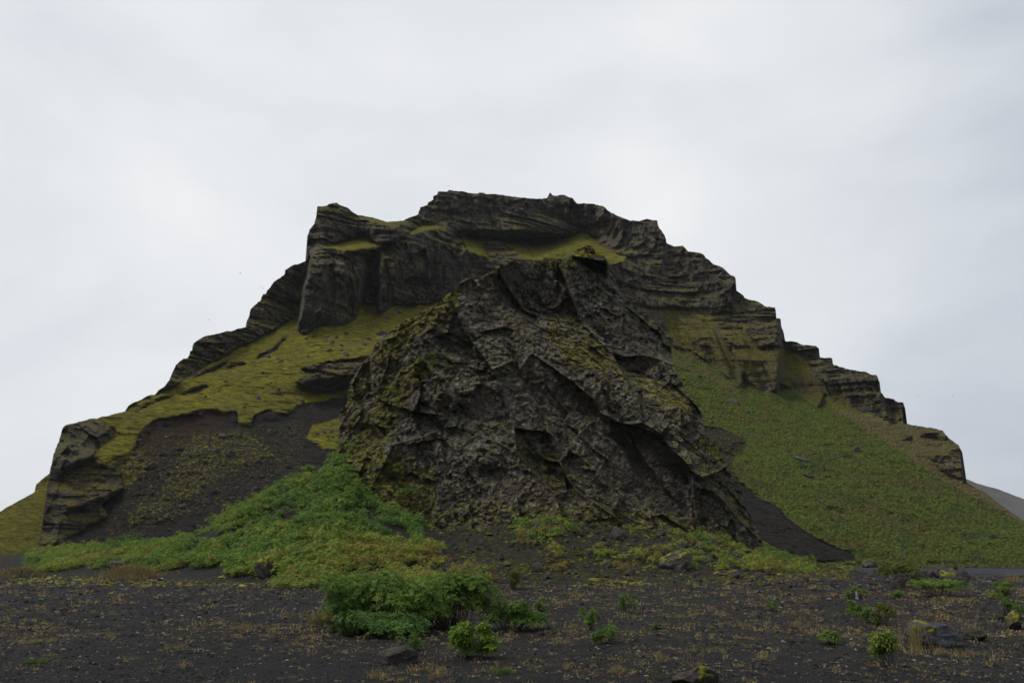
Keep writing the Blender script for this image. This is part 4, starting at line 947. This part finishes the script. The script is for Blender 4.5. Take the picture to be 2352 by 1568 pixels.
b5 = boulder_px('tall mossy boulder among the lupins at the foot of the slope', 597, 1331, 44, 46, 'boulder_moss', 0, rz=1.2, sink=.1, dy=1.)
moss_cap(b5, 0, 9, .2, .09)
boulder_px('black square block behind the large straw tuft', 263, 1316, 56, 20, k=2, rz=1., sink=.1)
b6 = boulder_px('slanted boulder with a mossy top at the foot of the rubble', 1553, 1309, 78, 36, 'boulder', 3, rz=.3, sink=.2, tilt=(0, -.25)); moss_cap(b6, 3, 11, .3, .07)
boulder_px('pale grey stone lying high on the rubble under the crag', 1453, 1205, 24, 12, 'boulder_grey', 5, tilt=(0, .5))
boulder_px('black boulder left of the tall roadside bush', 2023, 1320, 30, 16, k=6)
RG = 'row of dark boulders between the gravel and the road'
for (px, w_, h_, lb) in ((2108, 22, 17, 'leftmost boulder of the row beside the road'), (2130, 24, 15, 'second boulder of the row beside the road'), (2142, 18, 18, 'third boulder of the row beside the road'),
                      (2152, 18, 11, 'fourth and smallest boulder of the row beside the road'), (2171, 27, 20, 'largest boulder at the right end of the row beside the road')):
    boulder_px(lb, px, 1327, w_, h_, k=None, rz=px, group=RG)
b7 = boulder_px('mossy boulder cut by the right edge of the picture', 2338, 1448, 46, 34, 'boulder_moss', 1, rz=.8); moss_cap(b7, 1, 13, .2, .07)
boulder_px('low craggy dark rock right of the grey slab', 2250, 1472, 72, 24, k=3, rz=2.)
boulder_px('dark round rock above the mossy boulder at the right edge', 2308, 1424, 26, 18, k=7)
b8 = boulder_px('mossy stone at the far foot of the green slope', 2001, 1297, 36, 20, 'boulder_moss', 8)
for px, py, w_, h_ in ((1936, 1299, 14, 10), (1899, 1294, 16, 9), (1925, 1296, 20, 8), (1955, 1297, 16, 8), (2029, 1297, 20, 8), (2060, 1297, 18, 7), (2170, 1298, 14, 8), (2239, 1301, 13, 11), (2217, 1302, 14, 6), (2140, 1297, 9, 6)):
    boulder_px('dark stone along the far edge of the road below the green slope', px, py, w_, h_, group='stones along the far edge of the road')
MB = [(773, 751, 14), (793, 768, 14), (750, 775, 10), (703, 779, 9), (760, 789, 22), (772, 776, 12), (782, 794, 13), (738, 801, 12), (755, 807, 14), (781, 806, 12), (794, 816, 22), (845, 779, 14), (836, 791, 14),
      (614, 820, 18), (606, 821, 11), (637, 826, 10), (642, 832, 14), (714, 845, 18), (590, 917, 19), (637, 902, 14), (640, 895, 12), (601, 893, 9), (622, 881, 9), (691, 924, 18), (873, 770, 26), (913, 717, 24), (603, 856, 9), (716, 932, 9), (560, 935, 8), (470, 912, 8), (520, 893, 7), (665, 868, 7), (850, 738, 8), (885, 748, 7), (707, 820, 8)]
for px, py, w_ in MB: boulder_px('dark boulder half sunk in the mossy slope below the left cliffs', px, py, w_, w_ * .6, surf=mt_surf, group='boulders on the mossy slope', sink=.35)
for px, py, w_, h_ in ((1846, 1060, 50, 14), (1860, 1098, 30, 10), (1688, 925, 34, 12), (1968, 1035, 13, 17), (1917, 1192, 12, 6), (1890, 1120, 8, 5), (2020, 1150, 8, 5), (1760, 1010, 8, 5)):
    boulder_px('rock breaking out of the green slope on the right', px, py, w_, h_, surf=mt_surf, group='rocks breaking out of the green slope', sink=.3, tilt=(0, .5))
SB = 'dark rock lying on the black scree below the left cliffs'
rg = np.random.default_rng(77)
for _ in range(130):
    px = rg.uniform(290, 770); py = rg.uniform(985, 1225)
    if py > 1262 - (px - 330) * .52 if px > 400 else False: continue
    if inpoly(np.array([px]), np.array([py]), GRASS_L)[0]: continue
    w_ = rg.uniform(4, 12) if rg.random() > .15 else rg.uniform(14, 24)
    boulder_px(SB, px, py, w_, w_ * .6, 'boulder_moss' if rg.random() < .3 else 'boulder', surf=mt_surf, group='rocks on the black scree')
for _ in range(60):
    px = rg.uniform(1000, 1745); py = np.interp(px, _T[:, 0], _T[:, 1]) + rg.uniform(0, 70) ** 1.; w_ = rg.lognormal(2.75, .4)
    boulder_px('dark block fallen against the foot of the crag', px, py, w_, w_ * rg.uniform(.5, .85), rg.choice(['boulder', 'boulder_moss']), group='blocks along the foot of the crag', rz=rg.uniform(0, 6), tilt=(rg.uniform(-.4, .4), rg.uniform(-.4, .4)))
TB = 'dark stone in the mossy rubble at the foot of the crag'
for _ in range(150):
    px = rg.uniform(1000, 1860); t_ = rg.random() ** .8; y1_ = np.interp(px, _T[:, 0], _T[:, 1]) + 6; py = y1_ + (1352 - y1_) * t_
    w_ = rg.uniform(7, 17) if rg.random() > .15 else rg.uniform(18, 36)
    boulder_px(TB, px, py, w_, w_ * rg.uniform(.5, .75), rg.choice(['boulder', 'boulder', 'boulder_moss']), group='stones in the rubble', rz=rg.uniform(0, 6))
for _ in range(70):
    px = rg.uniform(1560, 2100) if rg.random() < .6 else rg.uniform(10, 2340); py = rg.uniform(1318, 1345) if px > 1560 else rg.uniform(1345, 1560)
    w_ = rg.uniform(6, 16)
    boulder_px('dark stone lying loose on the black gravel flat', px, py, w_, w_ * rg.uniform(.4, .65), 'boulder' if rg.random() < .7 else 'boulder_grey', group='loose stones on the gravel', rz=rg.uniform(0, 6), name='stone', cat='stone')

# ------------------------------------------------------------------ gravel, moss cushions, straw (stuff)
def polar_sample(n, ylo, yhi, rg, xlo=-60, xhi=2420):
    px = rg.uniform(xlo, xhi, n); py = rg.uniform(ylo, yhi, n); az, el = px2ang(px, py)
    r = 1.3 / np.maximum(np.tan(-el), 1e-3)
    for _ in range(14): r = .5 * r + .5 * (CZ - height(np.sin(az) * r, np.cos(az) * r)) / np.maximum(np.tan(-el), 1e-3); r = np.clip(r, 3.5, 90)
    x, y = np.sin(az) * r, np.cos(az) * r
    return x, y, height(x, y), r, px, py
def gravel():
    rg = np.random.default_rng(8); n = 52000
    x, y, z, r, px, py = polar_sample(n, 1322, 1580, rg)
    s = np.clip(rg.lognormal(math.log(2.6), .6, n), 1.4, 12) / F * r * .5; s = np.minimum(s, .13)
    oc = unit(np.array([[1, 0, 0], [0, 1, 0], [-1, 0, 0], [0, -1, 0], [0, 0, 1], [0, 0, -1.]]))
    fc = np.array([[0, 1, 4], [1, 2, 4], [2, 3, 4], [3, 0, 4], [1, 0, 5], [2, 1, 5], [3, 2, 5], [0, 3, 5]])
    V = oc[None] * rg.uniform(.6, 1.3, (n, 6, 1)); th = rg.uniform(0, 6.28, n)
    V = V * np.stack([rg.uniform(.8, 1.5, n), rg.uniform(.7, 1.1, n), rg.uniform(.35, .8, n)], -1)[:, None]
    c_, s_ = np.cos(th)[:, None], np.sin(th)[:, None]
    V = np.stack([V[..., 0] * c_ - V[..., 1] * s_, V[..., 0] * s_ + V[..., 1] * c_, V[..., 2]], -1) * s[:, None, None] + np.stack([x, y, z + s * .15], -1)[:, None]
    t = rg.random(n) ** 1.7; T = np.repeat(np.stack([t, rg.random(n) ** 2 * .6, 0 * t], -1), 6, 0)
    m = foliage_material('pebbles', [(.009, .0087, .009), (.019, .018, .018), (.036, .033, .031), (.075, .064, .054), (.19, .178, .16)], 0, .85)
    o = mesh('gravel', V.reshape(-1, 3), (fc[None] + np.arange(n)[:, None, None] * 6).reshape(-1, 3), m, {'tint': T}, False)
    tag(o, 'loose black and brown pebbles strewn over the flat', 'gravel', kind='stuff')
gravel()
def cushions():
    rg = np.random.default_rng(18)
    n_ = 15000; px = rg.uniform(1000, 1960, n_); a, _ = px2ang(px, 1290 + 0 * px); t = rg.uniform(-.25, 1.05, n_) ; Rf_ = np.interp(a, _az, _T[:, 3]); r_ = Rf_ + (np.interp(a, _az, _T[:, 2]) - Rf_) * t
    x, y = np.sin(a) * r_, np.cos(a) * r_
    kk = rg.random(n_) < (.25 + 1.1 * fbm(np.stack([x, y, 0 * x], -1) * .45, 3, 95) + .25 * sstep(1150, 1400, px)) * sstep(-.3, .1, t)
    parts = [polar_sample(1500, 1322, 1345, rg, 20, 1010), tuple(q[kk] for q in (x, y, height(x, y), r_, px, 1340 + 0 * px)), polar_sample(260, 1345, 1575, rg)]
    X = [np.concatenate([p[k] for p in parts]) for k in range(6)]
    x, y, z, r, px, py = X; n = len(x)
    keep = (fbm(np.stack([x, y, 0 * x], -1) * .5, 3, 91) > -.12) | (px < 1960)
    x, y, z, r, px, py = [a[keep] for a in X]; n = len(x)
    s = rg.lognormal(math.log(3.9), .5, n) / F * r * .5; s = np.clip(s, .01, .22)
    K = 9; ring = []
    for e, q in ((0, 1.), (.55, .8), (1.1, .42)):
        a = np.arange(K) / K * 2 * np.pi + e; ring.append(np.stack([np.cos(a) * q, np.sin(a) * q, np.full(K, math.sin(e * 1.1))], -1))
    B = np.vstack(ring + [np.array([[0, 0, 1.05]])]); fq = []
    for l in (0, 1):
        for k in range(K): fq.append([l * K + k, l * K + (k + 1) % K, (l + 1) * K + (k + 1) % K, (l + 1) * K + k])
    for k in range(K): fq.append([2 * K + k, 2 * K + (k + 1) % K, 3 * K, 3 * K])
    fq = np.array(fq)
    tri = np.concatenate([fq[:, [0, 1, 2]], fq[:18, [0, 2, 3]]])
    V = B[None] * rg.uniform(.75, 1.25, (n, len(B), 1)) * np.stack([rg.uniform(.9, 1.7, n), rg.uniform(.8, 1.2, n), rg.uniform(.25, .6, n)], -1)[:, None] * s[:, None, None] + np.stack([x, y, z - .004], -1)[:, None]
    t = np.clip(rg.normal(.30, .27, n) + .35 * (px < 1010), 0, 1); T = np.repeat(np.stack([t, rg.random(n) * .5, 0 * t], -1), len(B), 0)
    o = mesh('moss_cushions', V.reshape(-1, 3), (tri[None] + np.arange(n)[:, None, None] * len(B)).reshape(-1, 3), M['moss'], {'tint': T}, True)
    tag(o, 'small yellow-green moss cushions along the foot of the slopes', 'moss', kind='stuff')
cushions()
def litter():
    rg = np.random.default_rng(28)
    x, y, z, r, px, py = polar_sample(7500, 1326, 1575, rg)
    dens = .26 + .42 * sstep(300, 1300, px) + 1.5 * fbm(np.stack([x, y, 0 * x], -1) * .8, 4, 93); k = rg.random(len(x)) < dens * np.where(py > 1470, .38, 1.)
    x, y, z, r = x[k], y[k], z[k], r[k]; n = len(x); c = np.stack([x, y, z], -1)
    h = np.clip(rg.lognormal(math.log(6.5), .5, n) / F * r, .02, .20); nb_ = 11
    V, Q = blades(c, nb_, h, h * 1.7, rg, np.maximum(.0018, .75 / F * r), 1.7)
    t = rg.random(n) * .8 + .2 * rg.random(n); T = np.repeat(np.stack([t, rg.random(n) * .6, 0 * t], -1), nb_ * 6, 0)
    o = mesh('dry_grass', V, Q, M['straw'], {'tint': T}, False)
    tag(o, 'sparse wisps of dry straw-coloured grass on the black gravel', 'grass', kind='stuff')
litter()
def tuft(label, px, py, wp, hp, n, mat='straw', bend=.7, w_=.006, name='grass_tuft', tb=.35, mound=0., seed=0, group=None):
    rg = np.random.default_rng(500 + seed); L = hit(px, py); r = math.hypot(L.x, L.y); W_, H_ = wp / F * r, hp / F * r
    K = max(3, n // 12); c = rg.normal(0, .30, (K, 3)) * np.array([W_, W_ * .5, 0]); rr = np.hypot(c[:, 0] / W_, c[:, 1] / W_ * 2) * 2
    c[:, 2] = mound * H_ * np.clip(1 - rr * rr * .8, 0, 1); c[:, 1] += W_ * .15
    V, Q = blades(c, 12, np.full(K, H_ * (1 - .55 * mound)), np.full(K, W_ * .16), rg, w_, bend)
    t = np.clip(tb + rg.normal(0, .25, K * 12), 0, 1); T = np.repeat(np.stack([t, rg.random(K * 12) * .5, 0 * t], -1), 6, 0)
    o = mesh(name, V, Q, M[mat], {'tint': T}, False); o.location = L; o.rotation_euler = (0, 0, math.atan2(-L.x, L.y))
    tag(o, label, 'grass tuft', group); return o
tuft('large mounded tuft of straw grass in front of the black block', 298, 1331, 98, 30, 1500, mound=.55, w_=.010, seed=1, tb=.4, bend=1.)
tuft('straw grass mound near the left edge of the picture', 48, 1326, 74, 22, 900, mound=.5, w_=.010, seed=2, tb=.25, bend=1.)
tuft('tall dry grass standing against the left end of the grey slab', 2104, 1494, 44, 62, 130, w_=.003, seed=3, tb=.35, bend=.35)
tuft('reddish dry grass spilling in front of the grey slab', 2185, 1508, 150, 20, 300, w_=.003, seed=4, tb=.6, bend=1.1)
tuft('thin tall stalk tuft right of the grey slab', 2225, 1470, 26, 62, 40, w_=.003, seed=5, bend=.8)
tuft('spiky grey-green grass tuft on the gravel below the bright shrub', 1155, 1549, 42, 20, 200, 'green_grass', w_=.004, seed=6, tb=.8, bend=.8)
tuft('small bright green grass patch low at the left', 82, 1524, 44, 14, 260, 'green_grass', w_=.004, seed=7, tb=.3, bend=1.6)
tuft('flat yellowish grass patch above the small bright green patch', 72, 1478, 70, 14, 240, 'straw', w_=.004, seed=8, tb=.9, bend=1.7)
tuft('dry brown grass at the left foot of the large shrubs', 735, 1436, 70, 40, 420, w_=.005, seed=9, tb=.7, bend=1.)
tuft('pale dry tuft at the right edge beside the road', 2330, 1336, 40, 22, 120, w_=.006, seed=10, tb=.4, bend=1.)
tuft('pale tuft standing at the foot of the mossy rubble', 1405, 1302, 34, 20, 90, w_=.009, seed=11, tb=.4, bend=1.)
tuft('pale dry tuft below the right foot of the crag', 1832, 1296, 50, 22, 160, w_=.012, seed=12, tb=.9, bend=1.)
for i, (px, py, wp, hp) in enumerate([(410, 1490, 40, 18), (560, 1445, 46, 22), (655, 1412, 40, 14), (1420, 1545, 26, 22), (1300, 1540, 24, 20), (870, 1560, 50, 30), (1010, 1556, 46, 34), (420, 1535, 50, 20), (1160, 1476, 40, 18), (1285, 1480, 40, 18),
          (1510, 1512, 46, 22), (1620, 1500, 40, 22), (1750, 1515, 44, 20), (1830, 1440, 40, 20), (2010, 1500, 36, 24), (1700, 1440, 36, 16), (1560, 1420, 36, 14), (950, 1545, 40, 24), (680, 1485, 34, 16), (250, 1465, 40, 14)]):
    tuft('small wiry dry grass tuft on the black gravel', px, py, wp, hp, 84, w_=.003, seed=20 + i, tb=.45, bend=1.2, group='small dry grass tufts on the gravel')

# ------------------------------------------------------------------ road strip on the right
def road():
    xs = np.linspace(1840, 2900, 140); ys_n = np.interp(xs, [1840, 1920, 2000, 2352, 2900], [1303.5, 1309, 1319, 1324, 1326]); ys_f = np.interp(xs, [1840, 1920, 2352, 2900], [1303, 1303.8, 1305.5, 1305.5])
    az, e1 = px2ang(xs, ys_n); _, e2 = px2ang(xs, ys_f); rn = (CZ - .66) / np.tan(-e1); rf = np.maximum((CZ - .66) / np.tan(-e2), rn + .2)
    rows = []
    for k in np.linspace(0, 1, 14):
        r = rn + (rf - rn) * k; r = r + (.5 * vnoise(np.stack([xs / 40, 0 * xs, 0 * xs + k], -1), 4)) * (1 if k in (0, 1) else 0)
        x, y = np.sin(az) * r, np.cos(az) * r; rows.append(np.stack([x, y, height(x, y) + .03], -1))
    V = np.stack(rows); n, m_ = V.shape[:2]; idx = np.arange(n * m_).reshape(n, m_)
    Q = np.stack([idx[:-1, :-1], idx[:-1, 1:], idx[1:, 1:], idx[1:, :-1]], -1).reshape(-1, 4)
    m, nb = newmat('road_cinders'); P = nb.tc(); f = nb.noise(nb.mapv(P, (.4, 1.6, 1)), 1.6, 6, .7)
    finish(nb, nb.ramp(f, [(.3, (.015, .015, .017)), (.55, (.025, .025, .028)), (.8, (.042, .041, .043))]), .85, nb.noise(P, 8, 5, .7), .04)
    tag(mesh('road', V.reshape(-1, 3), Q, m), 'smooth dark cinder road crossing behind the roadside boulders', 'road', kind='structure')
road()

# ------------------------------------------------------------------ gulls circling the cliffs
def bird(label, px, py, dist, span, roll, rz, flap=.25, group=None):
    az, el = px2ang(px, py); root = empty('gull', (math.sin(az) * dist, math.cos(az) * dist, CZ + dist * math.tan(el)), rz)
    root.rotation_euler = (0, roll, rz); tag(root, label, 'bird', group)
    K = 8; V = []; prof = [(-.5, .005), (-.38, .045), (-.15, .075), (.1, .07), (.3, .045), (.42, .03), (.5, .004)]
    for yy, rr in prof:
        for k in range(K): a = k / K * 6.283; V.append((math.cos(a) * rr * span * .8, yy * span * .42, math.sin(a) * rr * span * .7))
    Q = [[l * K + k, l * K + (k + 1) % K, (l + 1) * K + (k + 1) % K, (l + 1) * K + k] for l in range(len(prof) - 1) for k in range(K)]
    m = M.get('bird')
    if m is None: m, nb = newmat('bird_grey'); finish(nb, nb.ramp(nb.noise(nb.tc(), 3), [(.3, (.05, .05, .055)), (.7, (.12, .12, .12))]), .8); M['bird'] = m
    mesh('body', V, Q, m, None, True, root)
    for sgn in (-1, 1):
        V = []; st = [(0.03, .09, 0), (.22, .10, flap * .22), (.36, .075, flap * .27), (.5, .015, flap * .18)]
        for (xx, ch, zz) in st:
            sw = -.12 * max(0, xx - .2)
            for (yy, dz) in ((ch / 2, 0), (0, .012), (-ch / 2, 0), (0, -.006)): V.append((sgn * xx * span, (yy + sw) * span, (zz + dz) * span))
        Q = [[l * 4 + k, l * 4 + (k + 1) % 4, (l + 1) * 4 + (k + 1) % 4, (l + 1) * 4 + k] for l in range(3) for k in range(4)]
        mesh('wing', V, Q, m, None, True, root)
bird('gull with spread wings right above the summit cliff', 1030, 427, 190, 1.1, -.6, .5)
bird('gull gliding left of the upper left shoulder', 552, 627, 190, .9, .5, 1.2)
bird('lone gull low in the sky far left of the cliffs', 283, 697, 190, .9, .1, .7)
bird('gull just above and left of the lower left shoulder', 479, 734, 190, .8, .1, 2.)
bird('upper gull of the close pair by the left shoulder', 599, 659, 190, .8, .2, .3); bird('lower gull of the close pair by the left shoulder', 605, 662, 190, .8, -.1, .5)
bird('gull flying right of the bottom right cliffs', 2189, 908, 230, 1., -.7, .3)
bird('small gull over the right end of the cliffs', 2108, 909, 230, .8, .1, 1.); bird('small gull nearest the knob at the end of the right cliffs', 2038, 896, 230, .7, .2, .2)

# ------------------------------------------------------------------ air
def haze():
    x0, x1, y0, y1, z0, z1 = -9100, 9100, -9100, 9100, -4.2, 150
    V = [(x, y, z) for z in (z0, z1) for x, y in ((x0, y0), (x1, y0), (x1, y1), (x0, y1))]
    Q = [[0, 3, 2, 1], [4, 5, 6, 7], [0, 1, 5, 4], [1, 2, 6, 5], [2, 3, 7, 6], [3, 0, 4, 7]]
    m = bpy.data.materials.new('haze'); m.use_nodes = True; m.node_tree.nodes.clear(); nb = NB(m.node_tree)
    v = nb.n('ShaderNodeVolumePrincipled', {'Color': (.93, .96, 1.), 'Density': 8e-5, 'Anisotropy': .0}).outputs[0]
    nb.n('ShaderNodeOutputMaterial', {'Volume': v})
    tag(mesh('haze', V, Q, m, None, False), 'thin damp haze hanging over the whole landscape', 'haze', kind='stuff')
haze()
